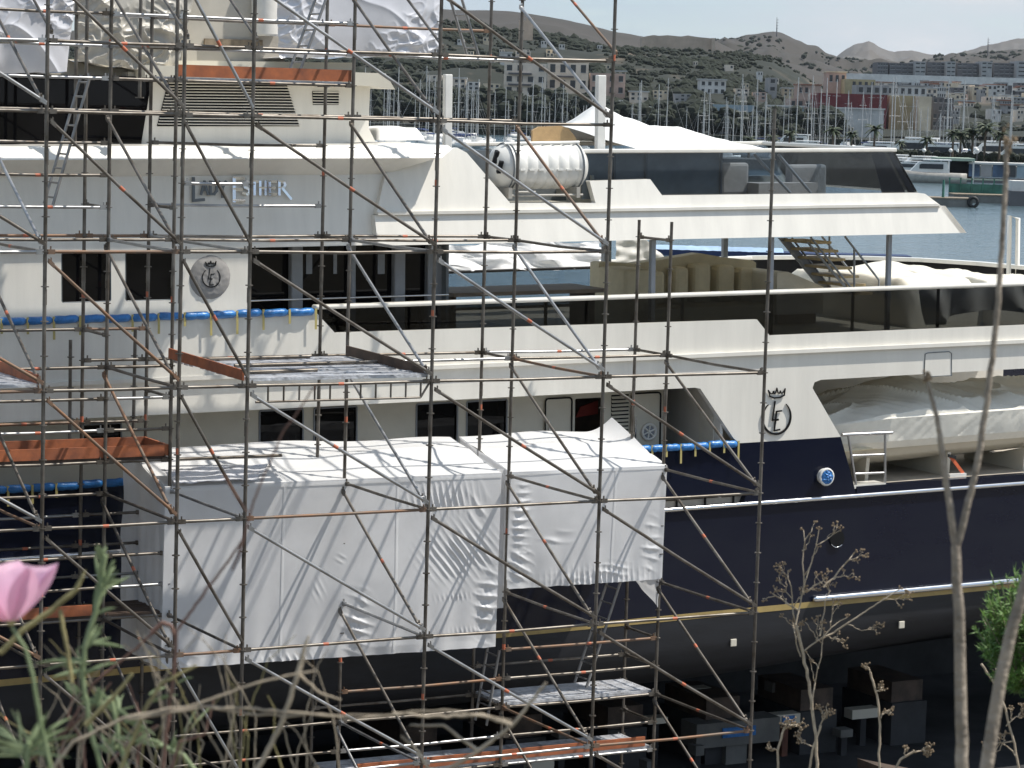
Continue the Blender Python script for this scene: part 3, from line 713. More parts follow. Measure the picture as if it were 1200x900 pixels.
# --- wheelhouse and funnel house
DH_ = 1.25
yslab('bridge_house', pix([(150, 84), (434, 96), (432, 150), (440, 166), (150, 178)], DH_), .4, WHITE, bev=.02)
yslab('wheelhouse_glass', pix([(-90, 84), (177, 90), (176, 104), (165, 172), (-90, 174)], DH_ - .08), .06, M['blackglass'], bev=0)
ybox('wheelhouse_core', (XL, DH_ + .3, zw1), (XU(425, 8.5, DH_), 7.0, 9.2), M['cream'])
lvp = yslab('louvre_panel', pix([(197, 96), (336, 99), (351, 148), (184, 148)], DH_ - .012), .01, M['black'], bev=0)
for k in range(15):
    f = k / 14.5; v = lerp(97, 146.5, f)
    a, b = Y(lerp(197, 184, f), v - .5, DH_), Y(lerp(336, 351, f), v + .8, DH_)
    mbx = MB(); mbx.prism([(a.x, DH_ - .015, a.z), (b.x, DH_ - .015, b.z), (b.x, DH_ - .05, b.z - .012), (a.x, DH_ - .05, a.z - .012)], (0, .004, -.008)); mbx.build('louvre_slat', WHITE, lvp)
lvp = yslab('louvre_panel', pix([(366, 107), (397, 108), (397, 123), (367, 123)], DH_ - .012), .01, M['black'], bev=0)
for k in range(5):
    v = 107.5 + k * 3.3; a, b = Y(366, v, DH_), Y(397, v + .3, DH_)
    mbx = MB(); mbx.prism([(a.x, DH_ - .015, a.z), (b.x, DH_ - .015, b.z), (b.x, DH_ - .04, b.z - .01), (a.x, DH_ - .04, a.z - .01)], (0, .004, -.008)); mbx.build('louvre_slat', WHITE, lvp)
yslab('hardtop', pix([(170, 76), (452, 86), (463, 105), (436, 101), (170, 92)], .75), 6.0, M['cream'], bev=.02)
yslab('mast_base', pix([(222, -60), (330, -60), (334, 86), (212, 84)], 1.8), 2.5, M['beigesheet'], bev=.05)
yslab('mast_step', pix([(240, 45), (308, 47), (308, 58), (240, 56)], 1.74), .05, M['timber'], bev=.01)
a = Y(316, 40, 1.5)
m_ = MB(); m_.tube((a.x, 1.7, a.z), (a.x, 1.7, a.z + 1.2), .24, n=24); m_.tube((a.x, 1.7, a.z - .03), (a.x, 1.7, a.z), .22, .24, n=24); m_.build('radar_pedestal', M['fibre'], yacht)
# --- posts, stairs and rails on the aft deck
for (u, d, w) in ((766, .28, .10), (905, .28, .085), (1043, .28, .09), (713, 5.05, .16), (851, 5.05, .11), (480, 5.05, .1)):
    x = XU(u, 5.6, d); ybox('roof_post', (x - w / 2, d, 4.1), (x + w / 2, d + w, 6.11), M['grey'], bev=.015)
M['tread'] = mat('pale_teak_tread', (.55, .43, .24), .6, var=.15, scale=5)
st0, st1 = Y(913, 279, 3.4), Y(963, 340, 3.4)
stair = MB(); stair.prism([st0, st0 + Vector((.20, 0, 0)), st1 + Vector((.30, 0, 0)), st1], (0, .05, 0)); sr_ = stair.build('stair', M['grey'], yacht)
off_s = Vector((0, -.98, 0))
mbx = MB(); mbx.prism([st0 + off_s + Vector((0, 0, -.02)), st0 + Vector((.05, 0, -.02)) + off_s, st1 + Vector((.08, 0, 0)) + off_s, st1 + off_s], (0, .03, 0)); mbx.build('stringer', M['grey'], sr_)
for k in range(7):
    p = lerp(st0, st1, (k + .1) / 6.2) + Vector((.10, 0, 0)); ybox('tread', (p.x, 2.40, p.z - .05), (p.x + .46, 3.40, p.z), M['tread'], sr_)
for (uu0, v0, uu1, v1, d) in ((928, 279, 975, 340, 3.4), (950, 278, 998, 338, 2.2), (963, 277, 1000, 322, 3.5), (990, 277, 1030, 328, 2.2)):
    a, b = Y(uu0, v0, d), Y(uu1, v1, d)
    m_ = MB(); m_.path([a, b] + ([b + Vector((.0, 0, -.25))] if uu1 > 1010 else []), .022, n=6); m_.build('stair_rail', M['grey'], sr_)
for (u, v0, v1, d) in ((1001, 290, 338, 2.2), (972, 277, 338, 3.5)):
    m_ = MB().tube(Y(u, v0, d), Y(u, v1, d), .022); m_.build('stair_post', M['grey'], sr_)
# white frame at the stern
f0, f1, f2, f3 = Y(1183, 253, 4), Y(1193, 256, 4.2), Y(1192, 330, 4.2), Y(1182, 326, 4)
m_ = MB(); m_.path([f3 - Vector((0, 0, .2)), f0, f1, f2 - Vector((0, 0, .2))], .05, n=8); m_.build('stern_gate_frame', WHITE, yacht)

# --- things standing on the aft deck
def ycover(name, fn, nu, nv, m, label, cat): return yown(MB().grid(fn, nu, nv), name, m, label, cat)
# sofa with arched beige back
su = [702, 706, 745, 790, 822, 850, 882, 886]; svt = [309, 307, 309, 302, 297, 302, 305, 308]
sx = [Y(u, v, 4.5).x for u, v in zip(su, svt)]; szt = [Y(u, v, 4.5).z for u, v in zip(su, svt)]
sofa = ything('sofa', ((sx[0] + sx[-1]) / 2, 4.3, 4.1), 'long beige sofa with arched back and upright cushions on the covered aft deck', 'sofa')
poly = [Vector((x, 4.5, z)) for x, z in zip(sx, szt)] + [Vector((sx[-1], 4.5, 4.1)), Vector((sx[0], 4.5, 4.1))]
bevel(MB().prism(poly, (0, .35, 0)).build('backrest', M['beige'], sofa), .05)
bevel(MB().box((sx[0], 3.4, 4.1), (sx[-1], 4.5, 4.5)).build('seat', M['beige'], sofa), .05)
bevel(MB().box((sx[0] - .05, 3.4, 4.1), (sx[0] + .55, 4.5, szt[0] - .05)).build('armrest', M['beige'], sofa), .06)
for u0, u1 in ((730, 750), (755, 778), (789, 806), (812, 832), (840, 860), (866, 884)):
    a, b = XU(u0, 5.1, 4.2), XU(u1, 5.1, 4.2); zt = pw(sx, szt, (a + b) / 2) - .16
    bevel(MB().box((a, 4.12, 4.5), (b, 4.5, zt)).build('back_cushion', M['beige'], sofa), .09)
# low table, white sheet on a frame
a, b = Y(532, 347, 2.2), Y(712, 339, 2.2)
tb = ything('deck_table', ((a.x + b.x) / 2, 2.6, 4.1), 'brown wooden table on the aft deck under the white sheet', 'table')
MB().box((a.x, 2.2, a.z - .02), (b.x, 3.6, a.z + .05)).build('tabletop', M['tabletop'], tb)
for x in (a.x + .1, b.x - .2): MB().box((x, 2.5, 4.1), (x + .1, 3.3, a.z - .02)).build('leg', M['darkboard'], tb)
sh0, sh1 = Y(523, 319, 7.0), Y(703, 316, 7.0)
def sheet(a, b):
    x = lerp(sh0.x, sh1.x + .3 * b, a)
    v = lerp(318, 286, b) - 3 * a
    z = lerp(sh0.z, sh0.z + .55, b) - .05 * b * math.sin(a * 9) + .06 * nz(x * 2, b * 4)
    return Vector((x, 7.0 + .45 * b + .16 * nz(x * 1.4, b * 3, 3) + .06 * math.sin(x * 5 + b * 6) + .10 * abs(nz(x * 2.5 + b * 3, b * 3, 8)), z))
ycover('plastic_sheet', sheet, 110, 30, M['shrink'], 'crumpled white sheet hung along the far side of the aft deck', 'sheet')
m_ = MB(); m_.tube((sh0.x, 6.95, sh0.z), (sh1.x, 6.95, sh0.z + .02), .03); 
yown(m_, 'sheet_pole', M['black'], 'thin black pole along the lower edge of the white sheet', 'pole')
sg0, sg1 = Y(722, 283, 6.5), Y(751, 309, 6.5)
def sheet2(a, b):
    x = lerp(sg0.x, sg1.x + .75 * b, a); 
    return Vector((x, 6.5 + .05 * nz(x * 4, b * 4), lerp(sg0.z + .1, sg1.z, b) + .02 * nz(x * 5, b * 5)))
ycover('plastic_sheet', sheet2, 24, 16, M['whitecanvas'], 'small white sheet with a slanted end beside the grey roof post', 'sheet')
# covered loungers at the stern
def low_cover(x0, x1, y0, y1, zt, amp, seed):
    def fn(a, b):
        x, y = lerp(x0, x1, a), lerp(y0, y1, b)
        e = min(1, min(a, 1 - a) * 9) ** .5 * min(1, min(b, 1 - b) * 7) ** .5
        return Vector((x, y, 4.1 + (zt - 4.1 + amp * nz(x * 1.1, y * 1.1, seed) + amp * .5 * abs(nz(x * 3, y * 2, seed + 5))) * e))
    return fn
q0, q1 = Y(985, 324, 4.0), Y(1120, 330, 4.0)
ycover('lounge_cover', low_cover(q0.x, XU(1118, 5.0, 4), 1.6, 6.8, 5.02, .10, 2), 60, 50, M['canvas'], 'wide cream canvas cover lying over the stern lounge', 'canvas cover')
ycover('lounge_cover', low_cover(XU(1122, 5, 2.5), 17.6, 1.2, 5.2, 4.98, .12, 9), 60, 50, M['canvas'], 'cream canvas cover nearest the stern end of the deck', 'canvas cover')
a, b = Y(911, 320, 3.2), Y(965, 342, 3.2)
bd = ything('sun_lounger', ((a.x + b.x) / 2, 3.6, 4.1), 'sun lounger under cream cover below the steps', 'sun lounger')
mbx = MB(); mbx.prism([Vector((a.x, 3.2, 4.3)), Vector((a.x, 3.2, a.z)), Vector((a.x + .25, 3.2, a.z + .02)), Vector((b.x, 3.2, b.z + .1)), Vector((b.x, 3.2, 4.3))], (0, 1.6, 0)); bevel(mbx.build('cover', M['canvas'], bd), .05)
MB().box((a.x + .1, 3.3, 4.1), (b.x - .1, 4.6, 4.3)).build('frame', M['teak'], bd)
# cushions on the bridge deck behind the wing
a, b = Y(437, 154, 2.2), Y(488, 164, 2.2)
def cush(p, q): return low_cover(a.x, b.x + .1, 2.0, 3.4, 4.1 + .22, .04, 3)(p, q) + Vector((0, 0, b.z - 4.1))
ycover('cushion_pile', cush, 30, 20, M['whitecanvas'], 'white covered cushions lying on the bridge deck', 'cushions')
# --- covered tender in the aft bay
tx0, tx1 = XU(962, 2.4, .5), 18.6
tn = ything('tender_boat', ((tx0 + tx1) / 2, 1.6, 1.24), 'tender boat under a cream cover stowed in the aft bay', 'boat')
zt_, zm_, zl_ = Y(1060, 455, 1.2).z, Y(1060, 486, .5).z, Y(1060, 527, .5).z
tpx = [XU(u, 3.0, 1.5) for u in (955, 990, 1030, 1062, 1095, 1150, 1210, 1280)]; tpz = [Y(u, v, 1.5).z for u, v in ((955, 478), (990, 466), (1030, 455), (1062, 446), (1095, 454), (1150, 455), (1210, 449), (1280, 452))]
def tcover(a, b):
    x = lerp(tx0, tx1, a); e = min(1, a * 5) ** .5
    zt_ = pw(tpx, tpz, x)
    yc = 1.75
    pts = [(.42, zl_ + .02), (.30, zl_ + .2), (.20, zm_ - .03), (.23, zm_ + .02), (.72, zm_ + .17), (1.3, lerp(zm_, zt_, .75)), (yc, zt_), (2.4, lerp(zm_, zt_, .7)), (3.1, zm_), (3.15, zl_)]
    k = b * (len(pts) - 1); i = min(len(pts) - 2, int(k)); f = k - i
    y = lerp(pts[i][0], pts[i + 1][0], f); z = lerp(pts[i][1], pts[i + 1][1], f)
    y = yc + (y - yc) * (.55 + .45 * e); zz = zl_ + (z - zl_) * (.65 + .35 * e)
    if z > zm_: zz += .05 * math.sin(x * 1.9 + .6) + .10 * (1 - abs(nz(x * .8 + y * .9, y * .7 - x * .3, 6))) ** 9 + .04 * nz(x * 1.5, y * 2) + .04 * abs(nz(x * 4 + y * 3, y)) 
    else: y -= .015 * nz(x * 2, z * 2) ; zz += .12 * (z - zl_) * 0
    return Vector((x, y - .02 * abs(nz(x * 5 - z * 4, z * 2)), zz + .03 * (x - tx0) * (1 if z <= zl_ + .05 else .35)))
MB().grid(tcover, 220, 90, 0, False).build('cover', M['boatcover'], tn)
def thull(a, b):
    x = lerp(tx0 + .15, tx1, a); e = min(1, a * 4) ** .5
    pts = [(.50, zl_ + .10), (.56, zl_ - .04), (.66, zl_ - .18), (1.0, zl_ - .34), (1.75, zl_ - .5), (2.5, zl_ - .34), (2.95, zl_)]
    k = b * (len(pts) - 1); i = min(len(pts) - 2, int(k)); f = k - i
    y = lerp(pts[i][0], pts[i + 1][0], f); z = lerp(pts[i][1], pts[i + 1][1], f)
    return Vector((x, 1.75 + (y - 1.75) * (.5 + .5 * e), z + .03 * (x - tx0)))
MB().grid(thull, 60, 24).build('hull', M['cream'], tn)
m_ = MB(); m_.path([Vector((lerp(tx0 + .3, tx1, k / 20), .47, zl_ + .05 + .03 * lerp(0, tx1 - tx0, k / 20))) for k in range(21)], .035); m_.build('rubbing_strake', M['beige'], tn)
for u in (1010, 1105, 1195):
    x = XU(u, 1.5, .8)
    m_ = MB(); m_.prism([Vector((x, .7, 1.24)), Vector((x, 2.6, 1.24)), Vector((x, 2.7, 1.75)), Vector((x, 1.75, 1.45)), Vector((x, .65, 1.72))], (.08, 0, 0)); yown(m_, 'boat_chock', M['cream'], {1010: 'cream chock under the bow of the covered tender by the gate rail', 1105: 'middle cream chock under the covered tender beside the orange strap', 1195: 'rearmost cream chock under the covered tender'}[u], 'chock', 'chocks under the tender')
a, b = Y(1112, 535, .35), Y(1127, 555, .35)
stp = ything('lashing_strap', (b.x, .4, 1.24), 'orange lashing strap with dark buckle holding the covered tender', 'strap')
m_ = MB(); dv = (b - a); m_.prism([a, a + Vector((.07, 0, .02)), b + Vector((.07, 0, .02)), b], (0, .02, 0)); m_.build('webbing', M['orange'], stp)
m_ = MB(); m_.obox(a + Vector((.07, -.01, .0)), Vector((.09, 0, -.02)), Vector((0, .02, 0)), Vector((0, 0, .03))); m_.build('buckle', M['rubber'], stp)
m_ = MB(); m_.obox(b + Vector((-.12, 0, -.02)), Vector((.2, 0, .0)), Vector((0, .05, 0)), Vector((0, 0, .03))); m_.build('deck_plate', M['fibre'], stp)
hx0, hx1 = XU(1075, 4.6, .4), 17.8
def drape(a, b):
    x = lerp(hx0, hx1, a); top = 4.97; z = lerp(4.28 + .25 * max(0, math.sin(x * 1.3 + .5)), top, b)
    return Vector((x + .25 * (1 - b) * math.sin(x * 2), .38 + .09 * math.sin(x * 7 + 2 * b) * (1 - b * .5) + .06 * nz(x * 3, z * 2), z))
ycover('hanging_cover', drape, 120, 16, M['whitecanvas'], 'pale cover hanging in folds behind the dark glass at the stern', 'canvas cover')
# --- grey crest cover on the saloon wall
c = Y(246, 325, DU)
cc = ything('crest_cover', (c.x, DU, c.z), 'round grey canvas cover with printed crest on the white saloon wall', 'cover')
m_ = MB(); n = 28; rc = .37
m_.grid(lambda a, b: Vector((c.x + rc * b * math.cos(2 * math.pi * a), DU - .06 * (1 - b ** 4) - .012 * nz(c.x + 6 * b * math.cos(6.28 * a), 6 * b * math.sin(6.28 * a)), c.z + rc * b * math.sin(2 * math.pi * a))), n * 2, 12)
m_.build('canvas_disc', M['greycanvas'], cc)
cr_ = crest(246, 325, .16, DU, M['black'], cc, .068)
# --- taped blue foam pads
def pads(u0, u1, n, z, group, label, zj=.0):
    for k in range(n):
        a, b = XU(lerp(u0, u1, (k + .0) / n), z, -.05), XU(lerp(u0, u1, (k + .97) / n), z, -.05)
        zz = z + random.uniform(-.01, .01)
        p = ything('foam_pad', ((a + b) / 2, -.04, zz), label, 'foam pad', group)
        pts = [Vector((lerp(a, b, f), -.035 + random.uniform(-.01, .01), zz + random.uniform(-.006, .006))) for f in (0, .08, .3, .5, .7, .92, 1)]
        m_ = MB(); m_.path(pts, [.04, .066, .069, .064, .069, .065, .04], n=10); m_.build('wrapped_foam', M['blue'], p)
        for x in (b + .02,):
            h = random.uniform(.14, .34)
            m_ = MB(); m_.box((x - .02, -.085, zz - h), (x + .02, -.08, zz + .06)); m_.build('tape_strip', M['tape'], p)
pads(-30, 369, 13, 4.99, 'blue pads along the upper bulwark', 'blue plastic wrapped foam pad taped along the upper white bulwark edge')
pads(-20, 150, 6, 2.27, 'blue pads along the forward hull edge', 'blue plastic wrapped foam pad taped along the forward navy hull edge behind scaffolding')
pads(746, 864, 7, 2.27, 'blue pads by the side deck opening', 'blue plastic wrapped foam pad taped below the slanted side deck opening')

# ================================================================== SCAFFOLD (grid: t along the dock, d towards the yacht, z from the eye-level node)
T = [-3.07, 0, 2.07, 3.16, 6.23, 9.30, 12.37]
D2, D3 = 3.07, 4.16
ZF = FLOOR - SO.z
scaf = thing('scaffolding', sc(5, 2, ZF), 'grey steel tube scaffolding of ledgers and diagonal braces standing along the yacht', 'scaffolding')
rs = random.Random(3)
def standard(t, d, ztop, zbot=ZF, m=None):
    mb = MB()
    lean = Vector((rs.uniform(-.01, .01), 0, 0))
    mb.tube(sc(t, d, zbot), sc(t, d, ztop) + lean, .0285, n=10)
    z = math.floor(ztop * 2) / 2
    while z > zbot + .3:
        if abs((z / 2) % 1) > 1e-3 or True:
            mb.tube(sc(t, d, z - .007), sc(t, d, z + .007), .058, n=10)
        z -= .5
    for k in range(int((ztop - zbot) / 2)):       # spigot joints and orange bands
        z = 1.35 - 2 * k
        if zbot < z < ztop - .1:
            mb.tube(sc(t, d, z - .11), sc(t, d, z + .11), .0315, n=10)
            if rs.random() < .35: mb.tube(sc(t, d, z - .06 - .3), sc(t, d, z + .05 - .3), .0292, n=10, mi=1)
    mb.tube(sc(t, d, zbot), sc(t, d, zbot + .02), .09, n=4)
    mb.build('standard', [m or rs.choice([M['galv'], M['galv'], M['galv']]), M['mark']], scaf)
def bar(name, p0, p1, m=None, r=.0240, clamp=True, mark=True, ins=.03):
    mb = MB(); p0, p1 = Vector(p0), Vector(p1); dv = (p1 - p0).normalized(); L = (p1 - p0).length
    a, b = p0 + dv * ins, p1 - dv * ins
    sag = Vector((0, 0, -rs.uniform(0, .006) * L))
    mid = (a + b) / 2 + sag
    mb.path([a, mid, b], r, n=8)
    if mark and L > 1.2 and rs.random() < .5:
        q = lerp(a, b, .5 + rs.uniform(-.06, .06)) + sag * .9; mb.tube(q - dv * .045, q + dv * .045, r * 1.07, n=8, mi=1)
    if clamp:
        for q, s in ((a, 1), (b, -1)):
            mb.obox(q + dv * s * .055, dv * .055, Vector((0, 0, .034)), dv.cross(Vector((0, 0, 1))).normalized() * .024)
            mb.obox(q + dv * s * .05 + Vector((0, 0, .045)), dv * .008, Vector((0, 0, .035)), dv.cross(Vector((0, 0, 1))).normalized() * .012)
    return mb.build(name, [m or rs.choice([M['galv']] * 9 + [M['galvlight']] * 3 + [M['rust']]), M['mark']], scaf)
def ledger(t0, t1, d, z, **k):
    ts = [t for t in T if t0 - .01 <= t <= t1 + .01]
    for a, b in zip(ts[:-1], ts[1:]): bar('ledger', sc(a, d, z), sc(b, d, z), **k)
# standards
for i, t in enumerate(T):
    if i == 0: continue
    standard(t, 0, 3.0 if i < 6 else .33)
    standard(t, D2, 3.0 if i < 6 else -1.68)
    if i > 1: standard(t, D3, 3.0 if i < 6 else -1.70)
for t in (2.07, 3.16): standard(t, 4.66, 2.0, -.6 if t < 3 else .2)
for t in (2.07, 3.16): standard(t, 4.72, -3.72 if t < 3 else -3.55, -5.5)
standard(-3.07, 0, 3); standard(-3.07, D2, 3)
# front plane: ledgers every two metres, one diagonal per bay, transoms and cross diagonals to the second row
for z in (2, 0, -2, -4, -6, -8, -10):
    ledger(T[0], T[5] if z > -3 else T[6], 0, z)
for i in range(len(T) - 1):
    for z in (4, 2, 0, -2, -4, -6, -8, -10):
        if i == 5 and z > -4: continue
        bar('diagonal_brace', sc(T[i], -.06, z - .10), sc(T[i + 1], -.06, z - 2 + .10), ins=.04, r=.0255, m=M['rust'] if (i == 1 and z in (-2, -4)) else None)
for i, t in enumerate(T):
    if i == 0: continue
    for z in (4, 2, 0, -2, -4, -6, -8, -10):
        if i == 6 and z > -4: continue
        if i != 3: bar('cross_brace', sc(t - .06, D2, z - .08), sc(t - .06, 0, z - 2 + .12), ins=.05, r=.0255)
        if z in (0, 2) or (z == -4 and i in (3, 4)): continue
        bar('transom', sc(t, D2, z), sc(t, 0, z))
for t in T[1:6]:                                      # upper cross braces one metre up
    bar('cross_brace', sc(t + .07, D2, 3 - .1), sc(t + .07, 0, 1 + .1), ins=.05, r=.022)
    bar('transom', sc(t, D2, 1), sc(t, 0, 1))
ledger(T[0], T[5], 0, 1.0); ledger(T[2], T[3], 0, -1.0)
# second row
for a, b, z in ((0, 4, 1.5), (0, 5, 1.0), (0, 4, .5), (0, 5, 0), (0, 2, -.5), (0, 2, -1), (0, 2, -1.5), (0, 5, -2), (0, 3, -4), (4, 6, -4), (0, 3, -4.5), (0, 3, -5), (0, 3, -5.5),
                (0, 2, -6), (0, 3, -7), (0, 3, -7.5), (0, 3, -8), (5, 6, -9), (4, 6, -9.5), (3, 6, -10), (3, 6, -10.5), (4, 6, -11)):
    ledger(T[a], T[b], D2, z)
# third row
for a, b, z in ((0, 5, -2), (3, 4, -.5), (3, 4, -1.5), (0, 3, -3.5), (2, 6, -4), (0, 3, -5), (0, 3, -6.5), (0, 3, -7), (0, 3, -7.5), (0, 3, -8), (5, 6, -9.5), (4, 6, -10), (4, 6, -11), (2, 4, .5), (2, 5, 1.5)):
    ledger(T[a], T[b], D3, z)
for t, z in ((2.07, -3.5), (3.16, -4.5), (12.37, -2), (12.37, -4), (9.3, -2), (9.3, 1), (12.37, -9), (12.37, -9.5), (12.37, -10), (12.37, -10.5), (12.37, -11), (9.3, -10), (9.3, -11), (3.16, -5.5), (2.07, -5.5), (2.07, -8), (3.16, -1.5), (2.07, -1.5), (3.16, .5), (6.23, .5), (2.07, .5), (9.3, -4), (6.23, -4), (6.23, -2), (3.16, -2)):
    bar('short_transom', sc(t, D3, z), sc(t, D2, z), mark=False)
# decks of steel planks with toe boards
def plank_mesh(L, w=.30):
    mb = MB(); 
    mb.box((0, -w / 2, -.05), (L, w / 2, -.012))
    for y in (-w / 2 + .012, w / 2 - .012): mb.box((0, y - .012, -.012), (L, y + .012, 0))
    n = int(L / .5)
    for k in range(3): mb.box((0, -w * .28 + k * w * .28 - .02, -.012), (L, -w * .28 + k * w * .28 + .02, -.004))
    for k in range(n + 1): mb.box((k * (L - .04) / n, -w / 2, -.012), (k * (L - .04) / n + .04, w / 2, -.002))
    return mb
PL = {}
def plank(t0, t1, d, z, m='plank', w=.30):
    k = (round(t1 - t0, 2), m, w)
    if k not in PL: PL[k] = plank_mesh(t1 - t0, w).mesh('deck_plank', M[m])
    o = bpy.data.objects.new('deck_plank', PL[k]); COL.objects.link(o); o.parent = scaf
    o.location = sc(t0, d, z + rs.uniform(-.004, .01)) - scaf.location; o.rotation_euler = (0, 0, SCA)
def toe(p0, p1, h=.16, m='toe'):
    mb = MB(); p0, p1 = Vector(p0), Vector(p1); c = (p0 + p1) / 2 + Vector((0, 0, h / 2)); dv = (p1 - p0) / 2
    sd = dv.cross(Vector((0, 0, 1))).normalized() * .016
    mb.obox(c, dv, sd, Vector((0, 0, h / 2))); bevel_ = mb.build('toe_board', M[m], scaf)
for k in range(14):
    if k not in (4, 9): plank(3.20, 6.19, .12 + k * .222, -3.90, w=.15)
for d_, a_, b_ in ((.55, 3.3, 4.6), (1.55, 3.6, 6.1), (2.6, 3.25, 5.4)):
    m_ = MB(); m_.path([sc(a_, d_, -3.86), sc(b_, d_ + .12, -3.86)], .03)
    tag(m_.build('loose_tube', M['galv']), 'loose dark tube lying on the open slatted deck, %s of three' % {.55: 'nearest the viewer', 1.55: 'the middle one', 2.6: 'nearest the yacht'}[d_], 'tube')
toe(sc(3.12, D2, -3.88), sc(3.12, .06, -3.93)); toe(sc(6.17, D2 - .1, -3.88), sc(6.17, .06, -3.93), m='darkboard')
mb = MB()                                             # lattice beam under the front edge of that deck
mb.path([sc(3.3, 0, -4.25), sc(6.05, 0, -4.25)], .018)
for k in range(11): mb.path([sc(3.5 + k * .255, 0, -4.02), sc(3.5 + k * .255, 0, -4.25)], .016)
mb.path([sc(6.05, 0, -4.25), sc(6.2, 0, -4.02)], .018)
mb.build('lattice_beam', M['galv'], scaf)
for k in range(9): plank(-3.0, -.08, .17 + k * .335, -3.9)
toe(sc(-.07, D2, -3.88), sc(-.07, .06, -3.93))
def deck(t0, t1, z, m='plank', ts=None):
    for k in range(3):
        for a, b in ts or [(t0, t1)]: plank(a + .04, b - .04, D2 + .2 + k * .345, z, m, w=.33)
deck(0, 0, -5.45, 'darkboard', [(-3.07, 0), (0, 2.07), (2.07, 3.16)])
toe(sc(-3, D2 + .03, -5.44), sc(3.14, D2 + .03, -5.44), .18); toe(sc(-3, D3 - .04, -5.44), sc(3.14, D3 - .04, -5.44), .18); toe(sc(3.13, D2 + .05, -5.44), sc(3.13, D3, -5.44), .18)
deck(0, 0, -7.95, 'darkboard', [(0, 2.07), (2.07, 3.16)]); toe(sc(-.6, D2 + .03, -7.94), sc(1.9, D2 + .03, -7.94), .17); toe(sc(-.6, D3 - .05, -7.94), sc(1.0, D3 - .05, -7.94), .17)
deck(9.3, 12.37, -9.94); deck(6.23, 9.3, -10.94, 'plank'); deck(9.3, 12.37, -10.94)
toe(sc(6.6, D2 + .03, -10.93), sc(12.2, D2 + .03, -10.93), .17)
deck(3.16, 6.23, .55); toe(sc(3.2, D2 + .03, .56), sc(6.2, D2 + .03, .56), .19)
# ladders leaning between decks
def ladder(p0, p1, w, n, label, m='ladder'):
    p0, p1 = Vector(p0), Vector(p1)
    t = thing('ladder', p0, label, 'ladder')
    s = NX * w
    for q in (Vector((0, 0, 0)), s): 
        b = MB(); b.path([p0 + q, p1 + q], .026, n=6); b.build('rail', M[m], t)
    for k in range(n):
        f = (k + .5) / n; b = MB(); b.tube(lerp(p0, p1, f), lerp(p0, p1, f) + s, .016, n=6); b.build('rung', M[m], t)
    return t
def ladder2(u0, v0, u1, v1, d, n, label):
    ladder(on_sc(u0, v0, d), on_sc(u1, v1, d), .42, n, label)
ladder2(62, 240, 106, 88, 3.35, 9, 'aluminium ladder leaning in front of the dark wheelhouse window')
ladder2(352, 82, 386, -12, 3.45, 5, 'aluminium ladder standing under the white mast wrap')
ladder2(561, 66, 538, -12, 3.45, 4, 'short ladder by the hill at the top of the scaffolding')
ladder2(687, 806, 727, 682, 3.4, 7, 'aluminium ladder rising from the lower deck into the white tent')
ladder2(570, 850, 585, 762, 3.45, 6, 'thin ladder below the long white tent beside the lower deck')

# ------------------------------------------------------------------ shrink wrap tents on the scaffold
def folds(t, z, zones):
    h = 0
    for (tc, zc, rt_, rz, ang, fr, amp) in zones:
        g = math.exp(-(((t - tc) / rt_) ** 2 + ((z - zc) / rz) ** 2))
        if g < .03: continue
        c, s = math.cos(R(ang)), math.sin(R(ang)); q = (t * c + z * s) * fr * .62 + (.45 if fr > 40 else 1.3) * nz(t * 2, z * 2, 7)
        h += g * amp * ((1 - abs(math.sin(q))) ** 1.6 * 1.5 - .3 + (.9 * abs(nz(t * 9, z * 9, 3)) if amp >= .04 else 0)) * (.75 + .7 * nz(t * 4, z * 4, 2))
    return h
def TZ(u, v): p = on_sc(u, v, 2.98) - SO; return p.dot(AX), p.z
def zone(u, v, ru, rv, ang, fr, amp): t, z = TZ(u, v); return (t, z, ru / 80, rv / 88, ang, fr, amp)
Z1 = [zone(540, 648, 42, 32, 40, 46, .036), zone(520, 582, 38, 18, 14, 46, .034), zone(420, 730, 16, 34, 70, 30, .04), zone(572, 705, 14, 44, 70, 26, .045), zone(535, 700, 26, 5, 15, 60, .02),
      zone(560, 600, 12, 34, 40, 22, .03), zone(340, 775, 30, 9, 30, 40, .03), zone(205, 775, 20, 14, 60, 30, .03), zone(375, 690, 8, 14, 30, 50, .015), zone(545, 740, 24, 5, 10, 60, .014), zone(400, 655, 6, 6, 60, 50, .02), zone(470, 770, 12, 4, 30, 60, .02)]
Z2 = [zone(700, 680, 60, 16, 4, 46, .04), zone(612, 610, 10, 45, 88, 34, .045), zone(610, 665, 14, 22, 60, 34, .04), zone(765, 640, 10, 30, 75, 28, .04), zone(655, 630, 20, 8, 80, 26, .03), zone(720, 668, 18, 10, 80, 40, .03)]
